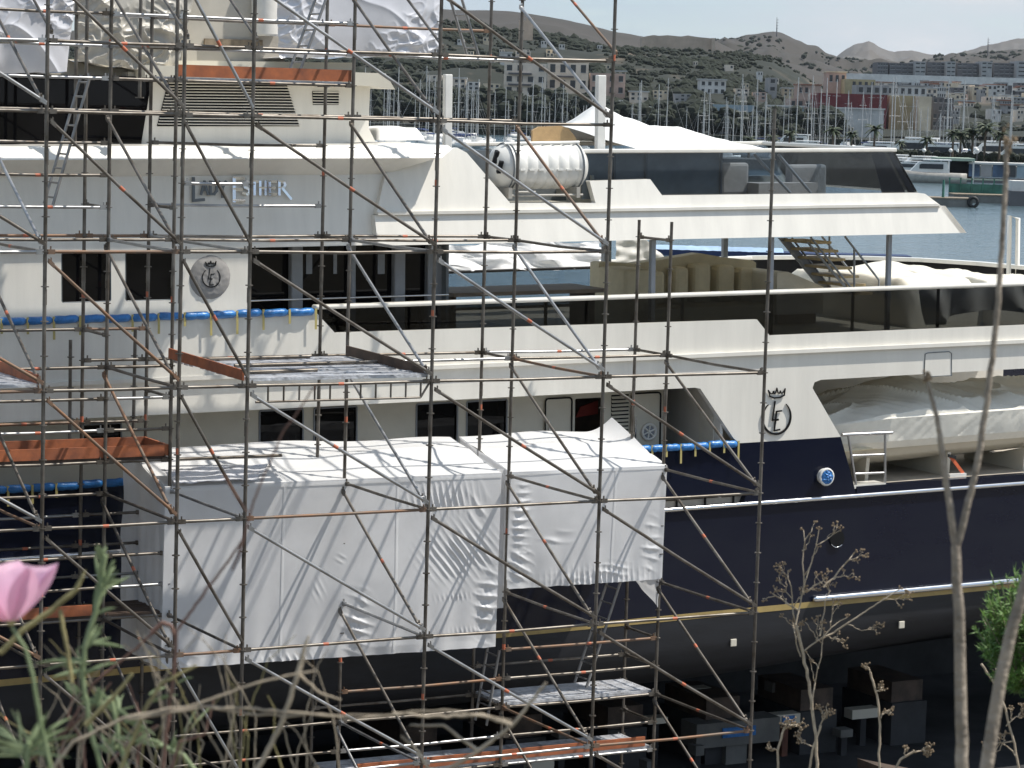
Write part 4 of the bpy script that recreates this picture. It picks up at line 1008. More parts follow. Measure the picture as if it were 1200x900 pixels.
def tent(name, t0, t1, ztop, zb0, zb1, zones, label, side_l=True, side_r=True):
    mb = MB()
    def front(a, b):
        t = lerp(t0, t1, a); zb_ = lerp(zb0, zb1, a); z = lerp(zb_, ztop, b)
        e = min(1, min(a, 1 - a) * 30, min(b, 1 - b) * 22)
        bl = .05 * nz(t * .5, z * .5, 3) + .006 * nz(t * 2.1, z * 2.1, 5)
        hang = .012 * math.sin(t * 13 + 2 * nz(t, z)) * (1 - b) ** 3
        return sc(t, 2.99 - bl * e - folds(t, z, zones) + .05 * (1 - b) + hang, z + (.0 if b > .02 else .012 * nz(t * 5, 1)))
    nu, nv = int((t1 - t0) / .016), int((ztop - zb0) / .018)
    mb.grid(front, nu, nv, 0)
    def top(a, b):
        t = lerp(t0, t1, a); d = lerp(2.99, 4.95, b)
        s = .38 * b ** 1.1 + .07 * nz(t * .6, d * .8, 9) * min(1, b * 4) + .012 * abs(nz(t * 1.2, d * 4, 3)) * min(1, b * 5)
        s += .07 * math.exp(-((d - 4.16) / .2) ** 2) * math.exp(-(((t - t0) % 3.07 - 1.5) / 1.2) ** 2)
        s -= .02 * math.exp(-((d - 3.6) / .05) ** 2)
        if name_r and a > .82: s += .25 * ((a - .82) / .18) ** 2 * b
        return sc(t, d, ztop + s - (.0 if b > 0 else 0))
    name_r = side_r and t1 > 11
    mb.grid(top, nu // 2, 40, 1)
    def side(tq):
        def fn(a, b):
            d = lerp(2.99, 4.9, a); z = lerp(zb0 if tq == t0 else zb1, ztop + .38 * a, b)
            return sc(tq + .04 * nz(d * 2, z * 1.5, tq) * min(1, a * 8) + .015 * math.sin(d * 20) * (1 - b), d + .05 * (1 - b) * (1 - a), z)
        return fn
    if side_l: mb.grid(side(t0), 40, 50, 0)
    if side_r: mb.grid(side(t1), 40, 50, 0)
    o = mb.build(name, [M['shrink'], M['shrinktop']])
    tc_ = t0 + 2.05
    while tc_ < t1 - .6:
        a0 = (tc_ - t0) / (t1 - t0); a1 = a0 + .045 / (t1 - t0); m2 = MB()
        m2.grid(lambda a, b: front(lerp(a0, a1, a), lerp(.02, .995, b)) - NX * .007, 2, 60); m2.build('seam_tape', M['shrinktop'], o); tc_ += 2.05
    m2 = MB(); m2.grid(lambda a, b: front(a, lerp(.972, .99, b)) - NX * .008, 120, 2); m2.build('seam_tape', M['shrinktop'], o)
    return tag(o, label, 'tent')
tent('shrink_wrap_tent', 3.06, 9.12, -5.93, -8.88, -8.93, Z1, 'long white shrink wrap tent built against the hull inside the scaffolding')
tent('shrink_wrap_tent', 9.30, 12.40, -5.93, -7.95, -7.95, Z2, 'shorter white shrink wrap tent at the stern end with a higher bottom edge')
# crossing sheet between the tents and hanging flap
mb = MB(); mb.grid(lambda a, b: sc(lerp(9.08, 9.34, a), 3.2 + .05 * nz(a * 3, b * 9), lerp(-8.3, -5.9, b)), 8, 40)
tag(mb.build('plastic_strip', M['shrink']), 'narrow white plastic strip closing the gap between the two white tents', 'plastic sheet')
mb = MB(); mb.grid(lambda a, b: sc(12.33 + .03 * nz(a * 3, b * 3), lerp(3.02, 4.05, a), lerp(-8.45 + .45 * a, -7.9, b)), 20, 12)
tag(mb.build('plastic_flap', M['shrink']), 'loose white plastic flap hanging below the shorter white tent', 'plastic sheet')
mb = MB()
def silver(a, b):
    t = lerp(3.2, 4.6 + .5 * b, a); d = lerp(2.93, 3.6, b); 
    return sc(t, d, -5.86 + .14 * b + .035 * nz(t * 3, d * 4, 1) + .02 * abs(nz(t * 9, d * 6)))
mb.grid(silver, 50, 20)
tag(mb.build('plastic_patch', M['silver']), 'crinkled silvery plastic patch on the left end of the long tent roof', 'plastic sheet')
m_ = MB(); m_.path([sc(3.6, 3.9, -5.62), sc(5.4, 3.75, -5.60)], .03)
tag(m_.build('loose_tube', M['galv']), 'loose grey tube lying on the roof of the long white tent', 'tube')

# ------------------------------------------------------------------ wraps on the mast and wheelhouse (upper left)
def wrap(name, pts, d, th, m, label, amp=.06, bil=.15, sx=1.4):
    q = [Y(u, v, d) for u, v in pts]             # four corners: bottom left, bottom right, top right, top left
    def fn(a, b):
        p = lerp(lerp(q[0], q[1], a), lerp(q[3], q[2], a), b)
        e = math.sin(math.pi * a) ** .5 * math.sin(math.pi * min(1, b * .9 + .05)) ** .5
        g = max(0, nz(p.x * .8, p.z * .8, d + 4) + .15) * 2; f = amp * (1.3 * nz(p.x * sx * .6, p.z * sx * .5, d) + g * (.9 * (1 - abs(nz(p.x * 2.2 + p.z * 1.5, p.z * 2.0 - p.x, 5))) ** 7 + .6 * (1 - abs(nz(p.x * 4 - p.z * 3.5, p.z * 4 + p.x, 9))) ** 8) + .5 * (1 - abs(nz(p.x * 1.1 + p.z * .9, p.z * .5 - p.x * .3, 1))) ** 10)
        hem = .03 * nz(p.x * 6, 3) * (1 - b) ** 6
        return Vector((p.x, d - bil * e - f, p.z + hem))
    mb = MB().grid(fn, 200, 120)
    def sd(a, b):
        p = lerp(q[1], q[2], b); return Vector((p.x - .02 * nz(a * 4, b * 4), d + th * a - (amp * .6 * (1 - a) if 0 else 0), p.z))
    mb.grid(sd, 10, 30)
    def sb(a, b):
        p = lerp(q[0], q[1], a); return Vector((p.x, d + th * b, p.z + .05 * nz(a * 5, b * 3)))
    mb.grid(sb, 40, 8)
    return yown(mb, name, m, label, 'plastic sheet')
wrap('mast_wrap', [(325, 68), (513, 66), (517, -40), (322, -40)], 1.15, 3.0, M['silver'], 'shiny white plastic wrap round the mast above the louvred house')
wrap('wheelhouse_wrap', [(-60, 88), (78, 84), (92, -40), (-60, -40)], .75, 1.5, M['silver'], 'bright silvery plastic wrap hanging over the forward wheelhouse roof', .10, .2)
wrap('house_wrap', [(92, 72), (205, 88), (235, -40), (80, -40)], 1.05, 1.0, M['beigesheet'], 'dull beige plastic sheet draped between the two shiny wraps', .09, .1)

# ================================================================== BACKGROUND: hills, town, marina
rb = random.Random(11)
M['scrub'] = mat('dry_scrub_hillside', (.13, .10, .072), .95, var=.2, scale=.045, col2=(.014, .017, .010), bump=.8, bscale=.2, cut=(.56, .74))
M['hillbrown'] = mat('brown_hillside', (.052, .044, .037), .95, var=.2, scale=.02, col2=(.036, .032, .025), bump=.8, bscale=.12)
M['hillpale'] = mat('pale_bare_hill', (.115, .108, .10), .95, var=.15, scale=.008, col2=(.09, .078, .065), bump=.8, bscale=.05)
M['foliage'] = mat('dark_scrub_foliage', (.015, .021, .009), .95, var=.3, scale=.3, col2=(.006, .009, .004), bump=.6, bscale=2)
M['palmleaf'] = mat('palm_leaf', (.05, .07, .03), .7, var=.3, scale=2)
M['bark'] = mat('palm_bark', (.13, .10, .07), .9, var=.2, scale=3)
M['stonewall'] = mat('old_stone_wall', (.56, .45, .35), .95, var=.15, scale=.15, bump=.6, bscale=.6)
for nm, c in (('wallbeige', (.76, .66, .54)), ('wallgrey', (.36, .35, .34)), ('wallpink', (.52, .37, .30)), ('wallwhite', (.68, .66, .62)), ('wallred', (.17, .028, .03)), ('wallochre', (.46, .38, .22)), ('wallblue', (.30, .38, .42)), ('wallsand', (.70, .59, .43)), ('walldark', (.13, .125, .13)), ('roofpale', (.55, .55, .53)), ('rooftile', (.30, .13, .08))):
    M[nm] = mat(nm, c, .8, var=.12, scale=.4)
M['pane'] = mat('far_window_glass', (.03, .035, .04), .2)
M['mast'] = mat('aluminium_mast', (.46, .46, .45), .45, metal=.2)
M['yhull'] = mat('sailboat_hull', (.70, .69, .66), .35)
M['sailcover'] = mat('blue_sail_cover', (.03, .05, .14), .7)
def ridge(name, crest, D0, v0, D1, m, amp, back=1.25, nu=160, nv=40, p=.75, seed=0):
    us = [c[0] for c in crest]; vs_ = [c[1] for c in crest]
    def fn(a, b):
        u = lerp(us[0], us[-1], a); vc = pw(us, vs_, u)
        if b <= .75:
            f = b / .75; D = lerp(D0, D1, f); v = lerp(v0, vc, f ** p); q = at_y(u, v, D); e = math.sin(math.pi * f * .97) + .15 * f
        else:
            f = (b - .75) / .25; D = lerp(D1, D1 * back, f); q0 = at_y(u, vc, D1); q = at_y(u, vc, D); q.z = lerp(q0.z, q0.z * .3, f); e = .15
        n_ = nz(q.x / 60, q.y / 60, seed) + .5 * nz(q.x / 22, q.y / 22, seed) + .3 * nz(q.x / 8, q.y / 8, seed)
        q.z += amp * n_ * e
        return q
    o = MB().grid(fn, nu, nv).build(name, m, base=(0, D0, 0)); o['kind'] = 'structure'; return fn
ridge('hill', [(930, 96), (960, 84), (985, 62), (1000, 53), (1018, 48), (1030, 54), (1048, 62), (1068, 60), (1090, 63), (1112, 65), (1150, 55), (1188, 46), (1230, 45), (1300, 52)], 2600, 110, 4200, M['hillpale'], 14, seed=3)
h3_ = ridge('hill', [(780, 60), (835, 47), (860, 45), (885, 41), (905, 38.5), (925, 43), (945, 52), (965, 60), (990, 67), (1030, 73), (1080, 76), (1100, 68), (1130, 63), (1200, 58), (1300, 54)], 1500, 120, 2300, M['hillbrown'], 12, seed=5)
ridge('hill', [(-300, 60), (0, 42), (250, 24), (380, 16), (520, 10), (560, 12), (600, 14), (640, 19), (680, 27), (720, 37), (750, 43), (836, 46), (870, 62), (960, 85), (1000, 100)], 1000, 130, 1500, M['hillbrown'], 5, seed=8)
h1 = ridge('hill', [(-300, 75), (-50, 62), (150, 50), (330, 40), (430, 30), (520, 24), (560, 28), (600, 36), (640, 40), (690, 50), (740, 57), (790, 60), (836, 59), (870, 62), (905, 66), (935, 84), (960, 100), (1000, 118), (1300, 124)], 705, 160, 960, M['scrub'], 3.2, seed=1, nu=400, nv=70)
def clump(mb, c, r, n=2):
    vs, fs = ICO
    s = rb.uniform(0, 99)
    k = Vector((r * rb.uniform(.8, 1.3), r * rb.uniform(.8, 1.3), r * rb.uniform(.6, 1.0)))
    mb.add([Vector((c.x + v.x * k.x * (1 + .5 * nz(v.x * 2 + s, v.y * 2, v.z * 2)), c.y + v.y * k.y, c.z + v.z * k.z * (1 + .6 * nz(v.x * 3, v.y * 3 + s, v.z * 3)))) for v in vs], fs, 0)
bm = bmesh.new(); bmesh.ops.create_icosphere(bm, subdivisions=2, radius=1); ICO2 = ([v.co.copy() for v in bm.verts], [[v.index for v in f.verts] for f in bm.faces]); bm.free()
bm = bmesh.new(); bmesh.ops.create_icosphere(bm, subdivisions=1, radius=1); ICO = ([v.co.copy() for v in bm.verts], [[v.index for v in f.verts] for f in bm.faces]); bm.free()
mb = MB()
for k in range(300):
    u = rb.uniform(400, 985); D = rb.uniform(668, 700); q = at_y(u, 0, D); h = rb.uniform(4, 10) * (.75 if u > 700 else 1)
    for j in range(9): clump(mb, Vector((q.x + rb.gauss(0, 1.8), D + rb.gauss(0, 1.2), 1.5 + h * rb.uniform(.3, .95))), rb.uniform(.8, 2.0))
tag(mb.build('shore_trees', M['foliage']), 'dark belt of trees along the far shore behind the masts', 'trees', kind='stuff')
mb = MB(); mb.add([(-1500, 655, 1.4), (1500, 655, 1.4), (1500, 1100, 2.2), (-1500, 1100, 2.2), (-1500, 655, -1), (1500, 655, -1)], [(0, 1, 2, 3), (4, 5, 1, 0)])
structure(mb.build('far_shore', M['scrub'], base=(0, 700, 0)))
def fortress():
    D = 985
    top = [(752, 44), (757, 42.5), (766, 41), (772, 42), (782, 41.2), (790, 42), (798, 42.8), (806, 41.5), (815, 43), (824, 44), (830, 44.5), (836, 45.5)]
    mb = MB(); pts = [at_y(u, v, D) for u, v in top] + [at_y(836, 60, D), at_y(752, 64, D)]
    mb.prism(pts, (0, 14, 0))
    t = thing('fortress_wall', at_y(794, 64, D), 'long brown stone fortress wall on the crest of the hill', 'fortress')
    mb.build('curtain_wall', M['stonewall'], t)
    mb = MB(); mb.prism([at_y(834, 44.5, D - 3), at_y(838, 45, D - 3), at_y(838.5, 60, D - 3), at_y(834, 60, D - 3)], (0, 8, 0)); mb.build('end_buttress', M['stonewall'], t)
fortress()
def fort2(u0, u1, v0, v1, D, label, m='stonewall'):
    q0, q1 = at_y(u0, v1, D), at_y(u1, v0, D)
    t = thing('ruin', Vector(((q0.x + q1.x) / 2, D, q0.z - 4)), label, 'ruin')
    mb = MB(); mb.prism([Vector((q0.x, D, q0.z - 4)), Vector((q1.x, D, q0.z - 4)), Vector((q1.x, D, q1.z)), Vector((lerp(q0.x, q1.x, .55), D, q1.z + .4)), Vector((lerp(q0.x, q1.x, .5), D, q1.z - 1)), Vector((q0.x, D, q1.z - .8))], (0, 5, 0)); mb.build('wall', M[m], t)
fort2(608, 625, 21, 32, 900, 'small ruined tower below the hilltop left of the fortress wall')
WIN = {}; BRECT = []
def pv(q): r = q - EYE; return 450 + F_PX * r.dot(dn) / r.dot(fw)
def hill_d(u, v):
    vc = pw([330, 430, 520, 560, 600, 640, 690, 740, 790, 836, 870, 905, 935, 960, 1000, 1300], [40, 30, 24, 28, 36, 40, 50, 57, 60, 59, 62, 66, 84, 100, 118, 124], u)
    f = max(0, min(1, (160 - v) / (160 - vc))) ** (1 / .75); return 705 + 255 * f - 3
def building(u0, u1, v0, v1, D, m, label, floors=0, cols=0, depth=12, group=None, name='building', roof=None, wh=.5, ww=.5, extra=0, balcony=False, cat='building'):
    if 760 < D < 905 and u1 < 960: D = hill_d((u0 + u1) / 2, v1); extra = 4
    BRECT.append((u0, u1, v0, v1, D))
    q0, q1 = at_y(u0, v1, D), at_y(u1, v0, D); zb_ = q0.z - 4 - extra; zt = at_y((u0 + u1) / 2, v0, D).z
    t = thing(name, Vector(((q0.x + q1.x) / 2, D + depth / 2, zb_)), label, cat, group)
    MB().box((q0.x, D, zb_), (q1.x, D + depth, zt)).build('wall', M[m], t)
    if roof: MB().box((q0.x - .3, D - .3, zt), (q1.x + .3, D + depth, zt + .35)).build('roof', M[roof], t)
    if cols:
        W, H = q1.x - q0.x, zt - q0.z; cw, chh = W / cols, H / floors
        key = (round(cw * ww, 2), round(chh * wh, 2))
        if key not in WIN:
            w, h = key; b = MB(); b.box((-w / 2, -.04, 0), (w / 2, .02, h)); f = [(-w / 2 - .1, -.12, -.12), (w / 2 + .1, .0, 0)]; b.box(*f, 1); WIN[key] = b.mesh('window', [M['pane'], M['roofpale']])
        for i in range(cols):
            for j in range(floors):
                if rb.random() < .12: continue
                o = bpy.data.objects.new('window', WIN[key]); COL.objects.link(o); o.parent = t
                o.location = Vector((q0.x + (i + .5) * cw, D - .03, q0.z + (j + .3) * chh)) - t.location
        if balcony:
            for j in range(1, floors):
                MB().box((q0.x + W * .1, D - 1.0, q0.z + j * chh - .1), (q0.x + W * .65, D, q0.z + j * chh + .35)).build('balcony', M['walldark'], t)
    return t
building(590, 641, 74, 112, 830, 'wallbeige', 'beige apartment block with balconies on the hillside', 3, 4, balcony=True)
building(641, 690, 72, 108, 836, 'wallbeige', 'lower beige apartment block with pale roof boxes beside its twin', 2, 4, roof='roofpale', balcony=True)
building(668, 689, 70, 77, 834, 'wallbeige', 'small pale roof house above the beige apartment block', extra=-3)
building(691, 733, 86, 112, 822, 'wallpink', 'pinkish brown apartment house under the scaffold pole', 2, 4)
building(820, 851, 94, 111, 805, 'wallwhite', 'white modern house alone on the dark green hillside', 2, 4, roof='roofpale')
for i, (u, v, w, h, m_, fl, co) in enumerate(((524, 92, 22, 12, 'wallbeige', 2, 3), (548, 96, 14, 10, 'wallwhite', 2, 2), (566, 98, 20, 12, 'wallsand', 2, 3), (586, 62, 14, 8, 'wallwhite', 1, 2), (604, 60, 18, 9, 'wallbeige', 2, 3), (640, 58, 12, 7, 'wallsand', 1, 2), (738, 108, 22, 10, 'wallbeige', 2, 3), (765, 106, 18, 9, 'wallsand', 2, 3), (790, 110, 20, 9, 'wallgrey', 2, 3), (720, 84, 14, 8, 'wallsand', 2, 2), (862, 104, 16, 9, 'wallbeige', 2, 2), (884, 108, 14, 9, 'wallpink', 2, 2), (918, 104, 16, 9, 'wallsand', 2, 3), (500, 88, 18, 11, 'wallbeige', 2, 3))):
    building(u, u + w, v, v + h, 800, m_, 'pale stepped house among the trees on the near hillside', fl, co, depth=9, group='pale houses on the near hillside', name='house', cat='house', roof='roofpale' if i % 3 == 0 else None)
building(560, 582, 82, 90, 800, 'wallpink', 'low pink roofed house among trees on the hillside', 1, 3, roof='rooftile')
for i, (u, v, D, w) in enumerate(((760, 92, 800, 10), (778, 84, 800, 7), (735, 100, 800, 8), (870, 98, 800, 8), (888, 84, 800, 6), (612, 58, 800, 9), (655, 52, 800, 7), (536, 46, 870, 8), (566, 44, 880, 10), (634, 48, 890, 7), (700, 53, 900, 6), (706, 76, 850, 9), (548, 60, 860, 7), (812, 72, 880, 6), (850, 76, 870, 10), (640, 62, 870, 9), (905, 92, 860, 8), (585, 58, 870, 6))):
    building(u, u + w, v, v + 5, D, rb.choice(['wallsand', 'wallbeige', 'wallwhite']), 'tiny pale house scattered on the scrubby hillside', 1, 2, depth=6, group='tiny houses on the hillside', name='house', cat='house')
building(900, 911, 91, 109, 800, 'wallgrey', 'grey house at the edge of the dark trees', 2, 1)
building(700, 730, 117, 131, 690, 'wallwhite', 'small white harbour office behind the masts', 1, 3)
building(731, 762, 126, 140, 686, 'wallgrey', 'low harbour shed with white flat roof', 1, 3, roof='wallwhite')
building(762, 806, 128, 150, 684, 'wallblue', 'long pale blue glass hall behind the masts', 1, 9, wh=.6, ww=.8)
building(640, 690, 128, 150, 688, 'wallsand', 'sand coloured low shop row behind the masts', 1, 7)
building(838, 884, 123, 148, 684, 'wallblue', 'pale blue hall behind the leaning mast', 1, 6, wh=.4, ww=.8)
building(898, 942, 125, 150, 684, 'wallblue', 'teal grey hall with a white roof edge', 1, 6, roof='wallwhite')
building(958, 1040, 110, 150, 730, 'wallred', 'long dark red hall behind the masts', 0, 0, depth=20)
building(978, 1036, 128, 172, 700, 'roofpale', 'pale grey warehouse in front of the red hall', 0, 0, roof='wallwhite')
building(1041, 1073, 112, 152, 735, 'wallochre', 'ochre warehouse beside the red hall', 0, 0, depth=18)
building(1075, 1092, 113, 156, 728, 'wallsand', 'sand coloured tower block right of the ochre warehouse', 0, 0)
building(1092, 1118, 114, 150, 740, 'walldark', 'dark blue grey building beside the sand tower', 4, 4)
building(990, 1026, 93, 106, 790, 'wallochre', 'ochre house row above the red hall', 1, 5)
building(970, 992, 85, 100, 800, 'wallpink', 'brick coloured house with pale roof on the slope', 1, 3, roof='wallsand')
building(1004, 1042, 100, 112, 770, 'wallgrey', 'grey flat roofed block just above the red hall', 1, 4)
building(1038, 1086, 101, 113, 772, 'wallwhite', 'white terraced block above the ochre warehouse', 1, 6, roof='wallgrey')
building(935, 962, 100, 112, 790, 'wallpink', 'reddish house at the foot of the slope', 1, 4, roof='rooftile')
building(925, 960, 116, 128, 745, 'wallpink', 'pink low house left of the red hall', 1, 4)
for i, (u0, u1, v0, ww_) in enumerate(((1028, 1041, 73, 'walldark'), (1042, 1071, 74, 'walldark'), (1072, 1085, 72, 'wallgrey'), (1086, 1108, 73, 'walldark'), (1109, 1120, 72, 'wallgrey'), (1121, 1146, 74, 'walldark'), (1150, 1163, 72, 'wallgrey'), (1164, 1190, 74, 'walldark'), (1191, 1230, 72, 'wallgrey'))):
    building(u0, u1, v0, 91, 1350 + (0 if ww_ == 'walldark' else -8), ww_, ('dark balconied slab block' if ww_ == 'walldark' else 'pale stair tower block') + ' of the housing estate on the right ridge', 4, 2 if ww_ == 'wallgrey' else 4, depth=20, group=('dark slabs' if ww_ == 'walldark' else 'pale stair towers') + ' of the housing estate', wh=.4, ww=.75, extra=6)
building(985, 1260, 89.5, 93, 1250, 'wallwhite', 'long white wall running below the housing estate', extra=-3.5, depth=3, name='wall', cat='wall')
for i in range(95):
    u = rb.uniform(1000, 1225); v = rb.uniform(93, 130); w = rb.uniform(6, 22); D = 1150 - (v - 95) * 11 + i * .7
    hc = rb.choice(['wallbeige', 'wallgrey', 'wallwhite', 'wallwhite', 'wallpink', 'wallsand', 'wallgrey', 'wallbeige', 'roofpale', 'walldark'])
    cn = {'wallbeige': 'beige', 'wallgrey': 'grey', 'wallwhite': 'white', 'wallpink': 'pinkish', 'wallsand': 'sand coloured', 'roofpale': 'pale grey', 'walldark': 'dark'}[hc]
    building(u, u + w, v, v + rb.uniform(8, 14), D, hc, 'small %s flat roofed town house on the right slope' % cn, 2, rb.choice([2, 3, 4]), depth=10, group='%s town houses on the right slope' % cn, name='house', roof=rb.choice(['roofpale', None, None, 'rooftile']), extra=4, cat='house')
for (u, v0, v1, D, lab) in ((910.5, 20, 39, 2250, 'thin radio mast on the central brown hill'), (1158, 44, 60, 2250, 'short radio mast on the right ridge')):
    a, b = at_y(u, v1, D), at_y(u, v0, D); h = b.z - a.z
    t = thing('radio_mast', a, lab, 'mast'); MB().tube(a - Vector((0, 0, 5)), b, .7, .15, n=5).build('pole', M['walldark'], t)
    mb = MB()
    for k in range(4): mb.box((a.x - .8, a.y - .1, a.z + h * (.3 + .17 * k)), (a.x + .8, a.y + .1, a.z + h * (.3 + .17 * k) + .3))
    mb.build('crossbar', M['walldark'], t)
mb = MB(); k = 0
while k < 19000:
    a, b = rb.random(), rb.uniform(.05, .76); q = h1(a, b); u = lerp(-300, 1300, a)
    dens = .45 + 1.9 * nz(q.x / 38, q.y / 26, 4) + .8 * nz(q.x / 12, q.y / 12, 6)
    if u < 640 and b > .45: dens -= .1
    if rb.random() > dens: k += .3; continue
    v = pv(q)
    if any(r[0] - 2 < u < r[1] + 2 and r[2] + 3 < v < r[3] + 12 and q.y < r[4] + 3 for r in BRECT): k += .3; continue
    clump(mb, q + Vector((0, 0, .2)), rb.choice([.35, .5, .7, 1.0, 1.4]) * (1.2 if b < .5 else .9) * (.7 + .7 * min(1.3, max(0, dens)))); k += 1
for k in range(2600):
    a, b = rb.uniform(.08, .8), rb.uniform(.1, .74); q = h3_(a, b)
    if nz(q.x / 90, q.y / 90, 2) + rb.uniform(-.4, .5) > 0: clump(mb, q, rb.uniform(1.0, 2.6))
tag(mb.build('hillside_scrub', M['foliage']), 'dark green scrub and pines covering the near hillside', 'scrub', kind='stuff')
# --- sailing boats
def loft_hull(L, B, H, n=10):
    mb = MB(); vs, fs = [], []
    for i in range(n + 1):
        f = i / n; x = (f - .5) * L; w = B / 2 * (math.sin(math.pi * min(1, f * .55 + .45 * .98)) ** .8 if f > .1 else .8); w = B / 2 * max(.02, (1 - max(0, (f - .45) / .55) ** 2)) * (.78 + .22 * min(1, f / .3))
        sh = H * (1 + .25 * max(0, f - .5) * 2)
        for (y, z) in ((-1, sh), (-.9, H * .4), (-.45, -.25), (0, -.45), (.45, -.25), (.9, H * .4), (1, sh)): vs.append((x, y * w, z))
    for i in range(n):
        for j in range(6): fs.append((i * 7 + j, i * 7 + 7 + j, i * 7 + 8 + j, i * 7 + j + 1))
        fs.append((i * 7 + 6, i * 7 + 13, i * 7 + 7, i * 7))
    fs.append((0, 1, 2, 3, 4, 5, 6)); mb.add(vs, fs, 0, True); return mb
def sailboat_parts(kind):
    L, Hm = ((9, 12.0), (11, 14.0), (7.5, 10))[kind]
    d = {}
    d['hull'] = loft_hull(L, L * .31, 1.1).mesh('hull', M['yhull'])
    b = MB(); b.prism([(-L * .15, -.8, 1.1), (L * .25, -.6, 1.2), (L * .18, -.55, 1.65), (-L * .12, -.7, 1.75)], (0, 1.4, 0)); d['cabin'] = b.mesh('cabin', M['yhull'])
    b = MB(); b.tube((L * .08, 0, 1), (L * .08, 0, Hm), .10, .07, n=6); b.tube((L * .08, -1.0, Hm * .55), (L * .08, 1.0, Hm * .55), .04, n=4); b.tube((L * .08, -.75, Hm * .78), (L * .08, .75, Hm * .78), .035, n=4); d['mast'] = b.mesh('mast', M['mast'])
    b = MB(); b.tube((L * .08, 0, 2.2), (-L * .32, 0, 2.3), .16, .1, n=6); d['boom'] = b.mesh('boom', M['sailcover'])
    b = MB()
    for p in ((L * .48, 0, 1.5), (-L * .48, 0, 1.2)): b.tube((L * .08, 0, Hm * .97), p, .02, n=3)
    d['stay'] = b.mesh('stay', M['mast']); return d
SB = [sailboat_parts(k) for k in range(3)]
def sailboat(u, D, k, rot, s=1.0):
    q = at_y(u, 150, D)
    t = thing('sailing_boat', (q.x, D, -.1), 'sailing boat with bare mast moored in the crowded far marina', 'sailing boat', 'sailing boats in the far marina')
    t.rotation_euler = (0, rb.uniform(-.01, .01), rot); t.scale = (s, s, s)
    for nm, me in SB[k].items():
        o = bpy.data.objects.new(nm, me); COL.objects.link(o); o.parent = t
PROM = [(953, 470, 1), (945, 520, 0), (968, 500, 1), (979, 520, 1), (1045, 455, 1), (1130, 470, 1), (1012, 540, 0), (1019, 550, 1), (1031, 545, 1), (885, 520, 1), (872, 470, 0), (866, 480, 1), (822, 520, 0), (770, 500, 0), (749, 480, 0), (697, 520, 0), (560, 500, 0), (545, 470, 0), (535, 520, 1), (623, 480, 0), (507, 490, 0), (466, 500, 1), (1107, 480, 1), (1163, 520, 0), (1059, 500, 0), (1070, 510, 0)]
for u, D, k in PROM: sailboat(u, D, k, rb.choice([1.4, 1.7, -1.5, -1.3]) + rb.uniform(-.2, .2))
for k in range(95):
    sailboat(rb.uniform(425, 1215), rb.uniform(440, 630), rb.choice([0, 0, 1, 2]), rb.choice([1.5, -1.5, 1.3, 0.1]) + rb.uniform(-.25, .25), rb.uniform(.6, 1.05))
# --- motor boats
def motor_boat(u, D, L, rot, label, group=None, hull='fibre', v=None, z=None):
    q = at_y(u, 200, D) ; zz = -.1 if z is None else z
    t = thing('motor_boat', (q.x, D, zz), label, 'motor boat', group); t.rotation_euler = (0, 0, rot)
    def pt(nm, b, m): o = bpy.data.objects.new(nm, b.mesh(nm, M[m])); COL.objects.link(o); o.parent = t; return o
    pt('hull', loft_hull(L, L * .32, L * .14), hull); h = L * .14
    b = MB(); b.prism([(-L * .28, -L * .11, h), (L * .22, -L * .09, h * 1.05), (L * .10, -L * .08, h * 2.0), (-L * .25, -L * .1, h * 2.0)], (0, L * .2, 0)); cb = pt('cabin', b, 'fibre')
    b = MB(); b.box((-L * .2, -L * .115, h * 1.35), (L * .1, L * .115, h * 1.8)); pt('window_band', b, 'pane')
    b = MB(); b.box((-L * .3, -L * .11, h * 2.1), (L * .05, L * .11, h * 2.2)); b.box((-L * .28, -L * .1, h), (-L * .27, -L * .09, h * 2.1)); b.box((-L * .28, L * .09, h), (-L * .27, L * .1, h * 2.1)); pt('roof', b, 'whitecanvas')
    return t
for i, (u, D, L, rot) in enumerate(((1052, 372, 8, 2.9), (1062, 366, 7, 2.7), (1073, 370, 9, 3.2), (1085, 374, 8, 3.0), (1098, 368, 6, 2.6), (1040, 376, 9, 3.1))):
    motor_boat(u, D, L, rot, 'white motor boat moored in the row along the far quay', 'white motor boats along the far quay')
for i, (u, D, L) in enumerate(((1065, 430, 15), (1095, 428, 13), (1020, 440, 12), (935, 450, 11), (1160, 440, 14), (1190, 436, 13), (925, 520, 12))):
    motor_boat(u, D, L, 3.0, 'white motor yacht lying behind the palms of the quay', 'white motor yachts behind the quay')
gb = motor_boat(1086, 338, 9.5, 3.05, 'old grey hulled work boat at the floating dock', hull='fibredirt')
